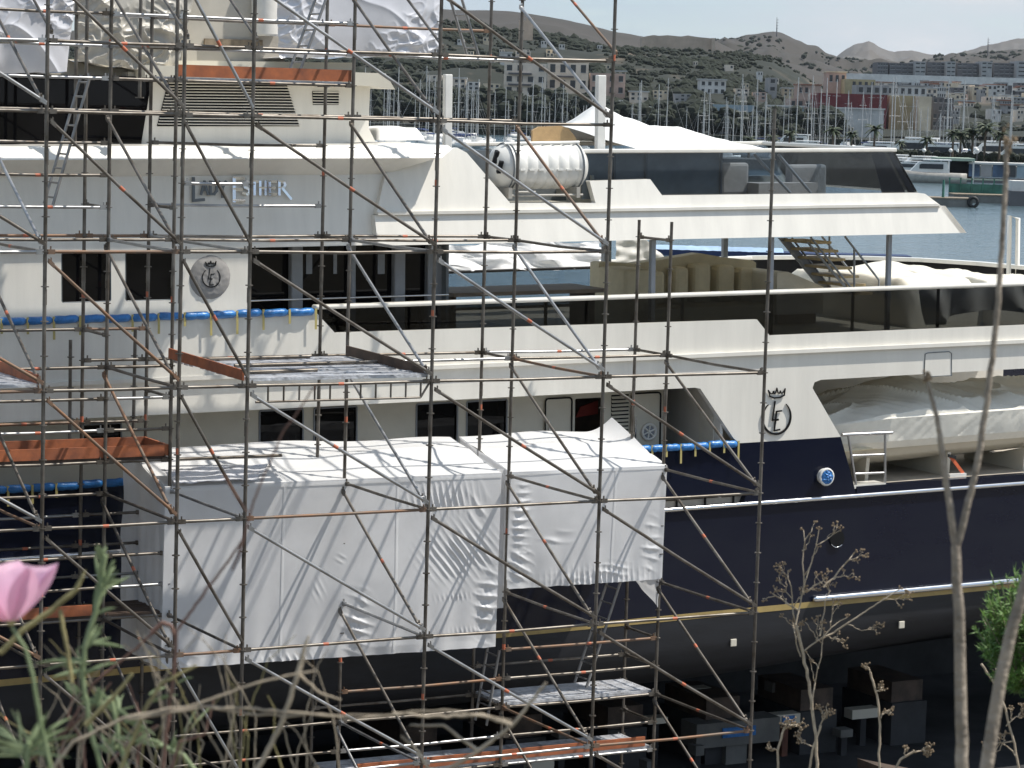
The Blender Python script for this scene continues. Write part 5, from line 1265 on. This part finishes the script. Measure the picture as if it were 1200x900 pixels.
# --- quay with palms, hedge and lamps
mb = MB(); a, b = at_y(1000, 0, 388).x, at_y(1400, 0, 388).x
mb.box((a - 40, 384, -1), (b, 396, 1.3)); structure(mb.build('quay', M['concrete'], base=(60, 390, -1)))
mb = MB()
for k in range(260):
    q = at_y(rb.uniform(1036, 1225), 0, 392); clump(mb, Vector((q.x, 392 + rb.uniform(-.8, .8), 1.5 + rb.uniform(.1, 1.2))), rb.uniform(.4, .8))
tag(mb.build('hedge', M['foliage']), 'low dark green hedge along the far quay', 'hedge', kind='stuff')
def palm_mesh(seed):
    r_ = random.Random(seed); b = MB()
    for k in range(26):
        an = k * 2.4 + r_.uniform(-.2, .2); el = r_.uniform(-.5, 1.2); L = r_.uniform(1.3, 1.9)
        d = Vector((math.cos(an), math.sin(an), 0)); s = Vector((-d.y, d.x, 0)); pts = []
        for j in range(6):
            f = j / 5; pts.append(d * L * f * math.cos(el * (1 - f * .5)) + Vector((0, 0, L * f * math.sin(el) - 1.1 * f * f)))
        for j in range(5):
            for sg in (-1, 1):
                w0, w1 = .32 * (1 - j / 5) + .05, .32 * (1 - (j + 1) / 5) + .03
                b.add([pts[j], pts[j + 1], pts[j + 1] + s * sg * w1 - Vector((0, 0, w1 * .8)), pts[j] + s * sg * w0 - Vector((0, 0, w0 * .8))], [(0, 1, 2, 3)])
    return b.mesh('crown', M['palmleaf'])
PM = [palm_mesh(k) for k in range(3)]
TM = MB().tube((0, 0, 0), (.1, 0, 1), .2, .13, n=7).mesh('trunk', M['bark'])
for i, (u, vt, s) in enumerate(((1025, 143, 1.0), (998, 151, .8), (976, 146, .9), (1155, 140, 1.25), (1126, 149, 1.05), (1140, 147, 1.1), (1117, 149, .9), (1086, 157, .8), (1055, 163, .6), (925, 150, .8), (905, 156, .7), (878, 158, .7), (1172, 150, .9), (835, 160, .7))):
    D = 391 + (i % 3); top = at_y(u, vt, D); g0 = 1.3
    t = thing('palm_tree', (top.x, D, g0), 'palm tree with a shaggy dark crown along the far quay', 'palm tree', 'palms along the far quay')
    o = bpy.data.objects.new('trunk', TM); COL.objects.link(o); o.parent = t; hh = max(.8, top.z - g0 - .9 * s); o.scale = (1, 1, hh)
    o = bpy.data.objects.new('crown', PM[i % 3]); COL.objects.link(o); o.parent = t; o.location = (.1, 0, hh); o.scale = (s, s, s); o.rotation_euler = (0, 0, i)
for u in (1114, 1145, 1083):
    q = at_y(u, 178, 386); t = thing('quay_lamp', (q.x, 386, 1.3), 'small white globe lamp on the far quay', 'lamp', 'globe lamps on the far quay')
    MB().tube(Vector((q.x, 386, 1.3)), Vector((q.x, 386, q.z)), .05).build('pole', M['walldark'], t); MB().sphere((q.x, 386, q.z + .2), .28, .28, .28).build('globe', M['fibre'], t)
# --- floating dock shed, pontoons
M['greenroof'] = mat('pale_green_roof', (.38, .46, .36), .6, var=.1); M['greennet'] = mat('green_netting', (.06, .22, .16), .6, var=.3, scale=.6); M['tarpblue'] = mat('blue_grey_tarp', (.10, .17, .28), .6, var=.4, scale=.3)
def P(u, v, D): return at_y(u, v, D)
D = 345
t = thing('floating_shed', P(1118, 209, D), 'floating boat shed with pale green roof over a dark opening', 'shed')
a, b = P(1098, 186, D), P(1143, 183, D)
MB().box((a.x, D, a.z - .2), (b.x, D + 5, a.z + .15)).build('roof', M['greenroof'], t)
for u in (1103, 1112, 1141): x = P(u, 200, D).x; MB().box((x - .1, D + .2, -.2), (x + .1, D + .4, a.z - .2)).build('post', M['wallwhite'], t)
MB().box((P(1104, 0, D).x, D + 1, -.2), (P(1116, 0, D).x, D + 4, a.z - .2)).build('cabin', M['greennet'], t)
MB().box((P(1118, 0, D).x, D + 2, .2), (b.x, D + 4.5, a.z - .2)).build('recess_shade', M['black'], t)  # black box stands in for the shade inside the opening
t = thing('floating_shed', P(1160, 209, D), 'long low floating shed with blue grey tarpaulin walls', 'shed')
a, b = P(1136, 191, D + 1), P(1235, 187, D + 1)
MB().box((a.x, D + 1, a.z - .12), (b.x, D + 6, a.z + .12)).build('roof', M['wallwhite'], t)
for k in range(7):
    x0_, x1_ = lerp(a.x, b.x, k / 7), lerp(a.x, b.x, (k + .9) / 7); MB().box((x0_, D + 1.2, .7), (x1_, D + 1.3, a.z - .12)).build('tarp_wall', M[['tarpblue', 'wallgrey', 'tarpblue', 'pane', 'wallblue', 'tarpblue', 'walldark'][k]], t)
MB().box((a.x - 1, D + .6, -.1), (b.x, D + 6, .5)).build('deck', M['walldark'], t)
def pontoon(u0, u1, v0, v1, D, label, tyre=None):
    a, b = P(u0, v0, D), P(u1, v0, D); z1 = a.z; z0 = -.2
    t = thing('pontoon', Vector(((a.x + b.x) / 2, D + 1.5, z0)), label, 'pontoon')
    MB().box((a.x, D, z0), (b.x, D + 3.2, z1 - .12)).build('float', M['concrete'], t); MB().box((a.x - .05, D - .06, z1 - .12), (b.x + .05, D + 3.25, z1)).build('deck', M['timber'], t)
    if tyre:
        q = P(tyre, v1, D - .15); m_ = MB(); m_.path([(q.x + .42 * math.cos(R(a_)), D - .18, .5 + .42 * math.sin(R(a_))) for a_ in range(0, 361, 24)], .15, n=8); tag(m_.build('tyre_fender', M['rubber']), 'black tyre fender hung on the %s pontoon end' % ('left' if u0 < 1100 else 'right'), 'tyre')
pontoon(1085, 1140, 231, 243, 255, 'left concrete pontoon float with a timber edge', 1140)
pontoon(1118, 1182, 227, 238, 268, 'right concrete pontoon float behind the first', 1184)
a, b = P(1112, 229, 272), P(1178, 212, 272)
t = thing('pontoon_railing', Vector(((a.x + b.x) / 2, 272, .4)), 'green netted railing standing on the pontoons', 'railing')
MB().box((P(1122, 0, 272).x, 272, a.z), (b.x, 272.1, P(1150, 216, 272).z)).build('net', M['greennet'], t)
for k in range(6): x = lerp(a.x, b.x, k / 5); MB().box((x - .06, 271.9, .3), (x + .06, 272, b.z + .2)).build('post', M['greennet'], t)
MB().box((a.x, 271.9, b.z), (b.x, 272.1, b.z + .12)).build('top_rail', M['greenroof'], t)
q = P(1107, 232, 255); tag(MB().tube((q.x, 256, .3), (q.x, 256, P(1107, 211, 255).z), .14, .1).build('mooring_post', M['greennet']), 'dark green mooring post on the left pontoon', 'post')
a = P(1184, 228, 262); t = thing('pontoon_cabin', a, 'white low cabin on the pontoon at the right edge', 'cabin'); MB().box((a.x, 262, -.2), (a.x + 9, 265, P(1190, 224, 262).z)).build('float', M['walldark'], t); MB().box((a.x + .2, 262.2, P(1190, 224, 262).z), (a.x + 9, 265, P(1190, 212, 262).z)).build('wall', M['wallwhite'], t)
# blue covered barge seen under the roof
D = 160
a, b = P(735, 297, D), P(1068, 306, D)
t = thing('covered_barge', Vector(((a.x + b.x) / 2, D + 1, -.2)), 'long low blue barge with light blue cover floating behind the aft deck', 'barge')
M['lightblue'] = mat('light_blue_cover', (.36, .50, .68), .6, var=.15, scale=.6); M['bargeblue'] = mat('navy_barge_side', (.015, .03, .10), .5)
MB().box((a.x, D, -.3), (b.x, D + 2.0, .34)).build('hull', M['bargeblue'], t)
mb = MB(); mb.grid(lambda p, q: Vector((lerp(a.x, lerp(a.x, b.x, .55), p), D - .02 + 2.04 * q, .34 + .20 * math.sin(math.pi * q) ** .5 + .03 * nz(p * 30, q * 3))), 80, 10); mb.build('cover', M['lightblue'], t)

# ================================================================== FOREGROUND PLANTS on the near bank
rp = random.Random(5)
M['drystem'] = mat('dry_grey_stem', (.37, .31, .245), .85, var=.25, scale=30, bump=.3, bscale=80)
M['drypale'] = mat('pale_dry_weed', (.46, .38, .28), .85, var=.2, scale=30)
M['redstem'] = mat('reddish_stem', (.22, .12, .09), .8, var=.25, scale=20)
M['leaf'] = mat('grey_green_leaf', (.26, .31, .17), .65, var=.25, scale=25, col2=(.15, .20, .09))
M['leafdry'] = mat('dry_yellow_leaf', (.36, .31, .14), .75, var=.25, scale=20)
M['petal'] = mat('pink_petal', (.90, .60, .74), .55, var=.06, scale=40, stretch=(1, 1, .2))
M['petal'].node_tree.nodes['Principled BSDF'].inputs['Subsurface Weight'].default_value = .0
pt_ = M['petal'].node_tree; tr_ = pt_.nodes.new('ShaderNodeBsdfTranslucent'); tr_.inputs['Color'].default_value = (.92, .58, .74, 1); mx_ = pt_.nodes.new('ShaderNodeMixShader'); mx_.inputs[0].default_value = .5
pt_.links.new(pt_.nodes['Principled BSDF'].outputs[0], mx_.inputs[1]); pt_.links.new(tr_.outputs[0], mx_.inputs[2]); pt_.links.new(mx_.outputs[0], pt_.nodes['Material Output'].inputs['Surface'])
M['juniper'] = mat('green_needles', (.14, .26, .05), .6, var=.3, scale=10, col2=(.06, .13, .025))
M['flowerdry'] = mat('dry_seed_head', (.30, .22, .14), .9, var=.2, scale=40)
def gz(y): return 6.85 - .2 * max(y, -4)
def PX(u, v, y): return at_y(u, v, y)
def wob(pts, amp, n=8):                  # subdivide a polyline with slight irregularity
    out = []
    for a, b in zip(pts[:-1], pts[1:]):
        L = (b - a).length
        for k in range(n):
            f = k / n; out.append(lerp(a, b, f) + Vector((rp.gauss(0, amp), rp.gauss(0, amp), rp.gauss(0, amp))) * L)
    return out + [pts[-1]]
def stem(mb, uv, y, r0, r1, amp=.006, n=5, mi=0):
    pts = wob([PX(u, v, yy) for (u, v, yy) in [(p[0], p[1], p[2] if len(p) > 2 else y) for p in uv]], amp)
    m = len(pts) - 1
    mb.path(pts, [lerp(r0, r1, k / m) for k in range(m + 1)], n=n, mi=mi)
    return pts
def root_of(u, y): p = PX(u, 900, y); return Vector((p.x, y, gz(y) + .05))
def tall_stem(name, y, trunk, branches, label, m, cat='stem'):
    b0 = root_of(trunk[0][0], y)
    t = thing(name, b0, label, cat)
    mb = MB(); pts = [b0] + wob([PX(u, v, y) for u, v, r in trunk], .003); rs_ = [trunk[0][2]] + [lerp(trunk[0][2], trunk[-1][2], k / (len(pts) - 2)) for k in range(len(pts) - 1)]
    mb.path(pts, rs_, n=8); mb.build('stem', M[m], t)
    for uv, r0, r1 in branches:
        mb = MB(); stem(mb, uv, y, r0, r1, n=7); mb.build('branch', M[m], t)
    return t
tall_stem('dead_shrub', 3.6, [(1128, 905, .0086), (1125, 760, .0078), (1120, 640, .0062)], [([(1120, 642), (1112, 590), (1104, 530), (1098, 490), (1090, 460), (1086, 442)], .0055, .002), ([(1121, 642), (1132, 600), (1146, 540), (1156, 470), (1165, 400), (1172, 320), (1176, 250), (1180, 170)], .0050, .0032)],
          'thick dry forked stem rising in front of the navy hull', 'drystem')
hd = [o for o in bpy.data.objects if o.name.startswith('dead_shrub')][0]
mb = MB()
for (u, v, w, h) in ((1180, 168, 7, 22), (1087, 441, 5, 7)):
    for k in range(26):
        p = PX(u + rp.gauss(0, w * .4), v + rp.gauss(0, h * .4), 3.6 + rp.gauss(0, .004)); r_ = rp.uniform(.0012, .003); mb.sphere(p, r_, r_, r_ * 1.6, 6, 4)
mb.build('seed_heads', M['flowerdry'], hd)['kind'] = 'stuff'
tall_stem('dead_shrub', 3.4, [(1155, 905, .0085), (1170, 810, .0078), (1185, 740, .0075), (1200, 690, .007)], [([(1200, 690), (1215, 640), (1230, 560)], .007, .005)], 'thick slanted grey stem at the lower right edge before the green bush', 'drystem')
def weed(u0, y, main, subs, label, seed, r=.0062, m='drypale'):
    q = random.Random(seed); b0 = root_of(u0, y); t = thing('dry_weed', b0, label, 'weed')
    mb = MB(); mb.path([b0] + wob([PX(u, v, y) for u, v in main], .012, 5), r * .9, n=5); heads = MB()
    def twig(u, v, du, dv, L, rr, dep):
        pts = []; 
        for k in range(7):
            f = k / 6; pts.append((u + du * L * f + q.gauss(0, 1.1), v + dv * L * f + q.gauss(0, 1.1), y + q.gauss(0, .008)))
        stem(mb, pts, y, rr * .75, rr * .4, .008, 4)
        if dep > 0:
            for k in range(q.choice([2, 3, 3])):
                i = q.choice([2, 3, 4, 5]); an = math.atan2(dv, du) + q.choice([-1, 1]) * q.uniform(.4, .9)
                twig(pts[i][0], pts[i][1], math.cos(an), math.sin(an), L * q.uniform(.25, .5), rr * .6, dep - 1)
        e = pts[-1]
        for k in range(3):
            an = q.uniform(0, 6.28); p = PX(e[0], e[1], y); d = Vector((math.cos(an), q.uniform(-.4, .4), math.sin(an) * .8 + .4)) * (3.0 / F_PX * y)
            heads.tube(p, p + d, .0014, .002, n=4); heads.sphere(p + d, .0036, .0036, .0036, 5, 3)
    for (u, v, du, dv, L, dep) in subs: twig(u, v, du, dv, L, r * .75, dep)
    mb.build('twigs', M[m], t); heads.build('seed_heads', M['flowerdry'], t)['kind'] = 'stuff'
weed(958, 9.2, [(958, 905), (955, 850), (948, 800), (940, 760), (932, 730)], [(937, 768, -.22, -1, 40, 1), (932, 730, -.15, -1, 62, 2), (932, 732, .25, -1, 110, 2), (940, 765, .75, -.62, 70, 2), (960, 752, .85, -.55, 110, 2), (935, 715, -.85, -.55, 35, 1), (952, 830, .15, -1, 90, 1), (960, 745, .2, -1, 60, 1), (965, 690, .6, -.7, 60, 2), (942, 700, .0, -1, 80, 1)], 'pale branching dry weed with seed heads before the dark hull', 1)
weed(1030, 9.4, [(1030, 905), (1031, 850), (1028, 815), (1020, 788)], [(1030, 842, .7, -.6, 18, 1), (1026, 812, .6, -.5, 14, 1), (1020, 790, -.3, -1, 12, 1)], 'thin single dry weed with few twigs right of the tall one', 2, .0046)
weed(912, 9.3, [(912, 905), (911, 880), (918, 855), (926, 843)], [(916, 860, .3, -.8, 24, 2), (911, 880, -.9, -.4, 14, 1), (924, 850, .9, -.2, 18, 1)], 'short low dry weed left of the tall one', 3, .0046)
weed(940, 9.2, [(948, 905), (952, 880), (962, 850)], [(960, 852, .3, -.9, 26, 2), (950, 875, -.7, -.5, 25, 2)], 'small dry weed at the foot of the tall branching one', 4, .0046)
weed(1045, 9.0, [(1045, 910), (1055, 890), (1072, 880)], [(1070, 881, .9, -.1, 20, 2), (1060, 886, .1, -.9, 10, 1)], 'low dry weed leaning right at the bottom of the picture', 6, .0046)
weed(1192, 9.2, [(1195, 905), (1188, 870), (1178, 830), (1165, 800), (1150, 778)], [(1165, 800, .2, -1, 16, 1), (1188, 870, -.9, .1, 40, 1), (1180, 850, .6, -.6, 30, 2), (1190, 885, -.6, -.6, 40, 2)], 'dry weed at the right edge under the green bush', 7, .0046)
# green feathery bush at the right edge
def bush():
    q = random.Random(9); y = 7.0; b0 = root_of(1215, y); t = thing('juniper_bush', b0, 'bright green feathery bush at the right edge of the picture', 'bush')
    wood, leaf = MB(), MB()
    c = PX(1212, 735, y)
    for k in range(230):
        an = q.uniform(0, 6.28); rr = q.random() ** .5
        tip = PX(1214 + math.cos(an) * 68 * rr + q.gauss(0, 3), 738 + math.sin(an) * 84 * rr + q.gauss(0, 3), y + q.uniform(-.12, .12))
        st_ = PX(1214 + math.cos(an) * 20, 790, y) if rr > .3 else c
        mid = lerp(st_, tip, .6) + Vector((0, 0, -.01))
        pts = [st_, mid, tip]
        wood.path(pts, [.003, .002, .001], n=3)
        for j in range(60):
            f = q.uniform(.35, 1); p = lerp(lerp(st_, mid, min(1, f / .6)), tip, max(0, (f - .6) / .4)); d = (tip - st_).normalized()
            dr = (d * q.uniform(.4, 1) + Vector((q.gauss(0, .6), q.gauss(0, .6), q.gauss(0, .6) + .15))).normalized(); L = q.uniform(.012, .03); s = dr.orthogonal().normalized() * .0026
            leaf.add([p - s, p + s, p + dr * L], [(0, 1, 2)])
    wood.path([b0, lerp(b0, c, .5) + Vector((.02, 0, 0)), c], [.014, .011, .007], n=6)
    wood.build('branches', M['drystem'], t); lf = leaf.build('needles', M['juniper'], t); lf['kind'] = 'stuff'
bush()
# leafy plants at lower left
def blade(mb, p, d, L, w, bend=.3):
    s = d.cross(Vector((0, 1, 0))).normalized() * w; n = 6; up = Vector((0, 0, 1)); vs = []
    for k in range(n + 1):
        f = k / n; c = p + d * L * f - up * bend * L * f * f; ww = math.sin(math.pi * min(.98, f * .85 + .12)); tw = Vector((0, .3 * w, 0))
        vs += [c - s * ww + tw, c - tw * .5, c + s * ww + tw]
    fs = []
    for k in range(n): fs += [(k * 3, k * 3 + 1, k * 3 + 4, k * 3 + 3), (k * 3 + 1, k * 3 + 2, k * 3 + 5, k * 3 + 4)]
    mb.add(vs, fs, 0, True)
def px_dir(du, dv): return (rt * du + dn * dv).normalized()
def leafy(name, y, main, tufts, label, seed, r=.003, cat='plant'):
    q = random.Random(seed); b0 = root_of(main[0][0], y); t = thing(name, b0, label, cat)
    mb = MB(); mb.path([b0] + wob([PX(u, v, y) for u, v in main], .012, 5), r, n=6); mb.build('stem', M['leaf'], t)
    lf = MB()
    for (u, v, n, L, ang, spread) in tufts:
        for k in range(n):
            a = R(ang + q.uniform(-spread, spread)); p = PX(u + q.gauss(0, 3), v + q.gauss(0, 3), y)
            d = px_dir(math.cos(a), -math.sin(a)) + Vector((0, q.uniform(-.5, .5), 0)); px = y / F_PX
            blade(lf, p, d.normalized(), L * px * q.uniform(.6, 1.1), q.uniform(1.1, 2.9) * px, q.uniform(0, .35))
    lf.build('leaves', M['leaf'], t); return t
leafy('mallow_plant', 3.0, [(120, 905), (105, 850), (96, 790), (100, 755), (112, 715), (118, 690), (122, 650)], [(118, 690, 7, 55, 90, 25), (112, 715, 4, 42, 70, 40), (100, 760, 5, 48, 60, 60), (96, 790, 6, 50, 100, 70), (118, 660, 5, 32, 85, 25), (120, 690, 3, 40, 50, 20), (100, 780, 4, 60, 165, 20)], 'grey green leafy plant standing upright at the lower left', 1)
leafy('mallow_plant', 2.6, [(30, 910), (32, 885), (34, 870)], [(32, 880, 13, 70, 90, 65), (34, 885, 7, 55, 20, 30), (30, 885, 6, 50, 160, 30)], 'rosette of long green leaves in the bottom left corner', 2)
leafy('mallow_plant', 3.1, [(150, 905), (140, 870), (135, 840), (130, 820)], [(135, 835, 10, 32, 60, 90), (150, 845, 8, 28, 20, 60), (115, 825, 9, 28, 110, 60), (160, 870, 12, 28, 80, 90), (90, 815, 5, 24, 130, 50), (130, 880, 14, 28, 90, 80)], 'bushy tangle of small green leaves at the lower left', 3)
leafy('mallow_plant', 3.3, [(235, 910), (215, 885), (180, 870)], [(205, 800, 1, 45, 45, 4), (215, 860, 2, 55, 55, 10), (175, 820, 2, 40, 30, 10), (200, 880, 5, 30, 60, 60)], 'sparse low green sprig leaning right at the lower left', 4)
def arcs(y, lst, label, m, name='dry_stalk'):
    t = thing(name, root_of(lst[0][0][0][0], y), label, 'dry grass')
    for uv, r0, r1 in lst:
        mb = MB(); stem(mb, uv, y, r0, r1, .008, 5); mb.build('stalk', M[m], t)
arcs(2.8, [([(60, 905), (85, 870), (150, 840), (230, 826), (300, 800), (370, 786)], .0022, .0010), ([(150, 842), (240, 828), (320, 832), (420, 842), (520, 832), (600, 845)], .0018, .0009), ([(235, 827), (300, 838), (450, 838)], .0016, .0008)], 'long pale dry stalks sweeping across the bottom left', 'drypale')
arcs(3.0, [([(300, 905), (330, 850), (352, 780)], .0032, .0028), ([(352, 780), (358, 755), (362, 745)], .0028, .0012), ([(350, 790), (375, 812), (400, 820)], .002, .001)], 'upright dry stalk crossing the foot of the long tent', 'drypale')
arcs(3.1, [([(520, 905), (560, 880), (600, 850), (640, 800)], .0028, .0018), ([(600, 850), (565, 838), (500, 840), (460, 835)], .0028, .0014), ([(560, 880), (520, 850), (480, 850)], .0022, .001), ([(505, 905), (490, 880), (470, 862)], .0022, .001)], 'tangle of thin dry stalks at the bottom centre', 'drypale')
arcs(2.9, [([(190, 905), (195, 860), (205, 780), (207, 740)], .0022, .0018), ([(207, 740), (225, 715), (262, 665), (285, 632), (300, 580), (330, 510), (370, 452)], .0018, .0009), ([(285, 632), (278, 655), (272, 668)], .0016, .001), ([(290, 600), (270, 570), (262, 555)], .0014, .0008)], 'thin reddish twig curving upward in front of the long tent', 'redstem', 'dry_twig')
arcs(2.9, [([(0, 765), (25, 740), (60, 715), (90, 690)], .0035, .003), ([(90, 690), (97, 675), (100, 668)], .003, .001), ([(70, 715), (80, 770), (84, 800)], .0025, .002), ([(100, 850), (120, 830), (135, 815), (155, 790)], .003, .002), ([(140, 905), (170, 830), (190, 800), (230, 780)], .0026, .0016)], 'straw coloured dead stems behind the pink flower', 'leafdry')
arcs(3.2, [([(70, 905), (75, 860), (110, 800), (160, 760), (178, 742), (186, 735)], .0022, .0014), ([(178, 742), (190, 730), (200, 733), (207, 750)], .0035, .002), ([(120, 905), (150, 870), (185, 850)], .002, .0012), ([(20, 905), (60, 870), (90, 845), (130, 800)], .0024, .0014), ([(200, 905), (210, 870), (240, 860), (250, 820)], .002, .0012), ([(160, 905), (165, 840), (150, 800)], .002, .001), ([(100, 905), (98, 870), (80, 840), (88, 800)], .002, .001)], 'wiry tangle of brown dead twigs at the lower left', 'redstem', 'dry_twig')
# pink flower
def flower():
    y = 2.5; px = y / F_PX; c = PX(13, 727, y)
    t = thing('mallow_flower', root_of(36, y), 'pink funnel shaped mallow flower at the left edge', 'flower')
    mb = MB(); stem(mb, [(60, 905), (45, 830), (38, 790), (30, 760), (14, 735)], y, .0022, .0018, .004); mb.build('stem', M['leaf'], t)
    cal = MB()
    for k in range(5):
        a = k * 1.2566 + .3; d = (px_dir(math.sin(.0), -1) * 1.0 + px_dir(1, 0) * .45 * math.cos(a) + Vector((0, 1, 0)) * .45 * math.sin(a)).normalized(); blade(cal, c, d, 22 * px, 6 * px, 0)
    cal.sphere(c, 6 * px, 6 * px, 7 * px, 8, 6); cal.build('calyx', M['leafdry'], t)
    ax_ = px_dir(-.08, -1)
    for k in range(5):
        a = k * 1.2566 + .9; o = px_dir(1, .0) * math.cos(a) + Vector((0, 1, 0)) * math.sin(a); s = o.cross(ax_)
        def fn(p, q):
            w = math.sin(math.pi * min(.93, q * .62 + .06)) * 44 * px * (p - .5) * 2
            h = q * (68 - 6 * math.sin(a)) * px; rad = (3 + 42 * q ** .95 + 9 * q ** 4) * px; notch = -8 * px * (1 - abs(p - .5) * 2) * (q > .95)
            return c + ax_ * (h + notch - 3 * px * abs(p - .5) * q) + o * (rad - 5 * px * ((p - .5) * 2) ** 2 * q + 1.2 * px * (k % 2)) + s * w + o * (1.1 * px * math.sin(p * 24) * q)
        MB().grid(fn, 14, 12).build('petal', M['petal'], t)
flower()

for s_ in range(3):
    q = random.Random(40 + s_); lst = []
    for k in range(14):
        u = q.uniform(40, 270) + s_ * 90 * (k % 2); v = q.uniform(760, 870); an = q.uniform(-1.1, 1.1); L = q.uniform(40, 110)
        lst.append(([(u, 905), (u + q.uniform(-15, 15), (v + 905) / 2), (u + math.sin(an) * L * .5, v), (u + math.sin(an) * L, v - L * .35)], .0011, .0004))
    arcs(3.0 + .25 * s_, lst, ['fine straw coloured grass stems in the lower left corner', 'fine dry grass stems behind the leafy plants at the lower left', 'thin scattered dry grass stems under the long tent'][s_], ['drypale', 'leafdry', 'drypale'][s_])
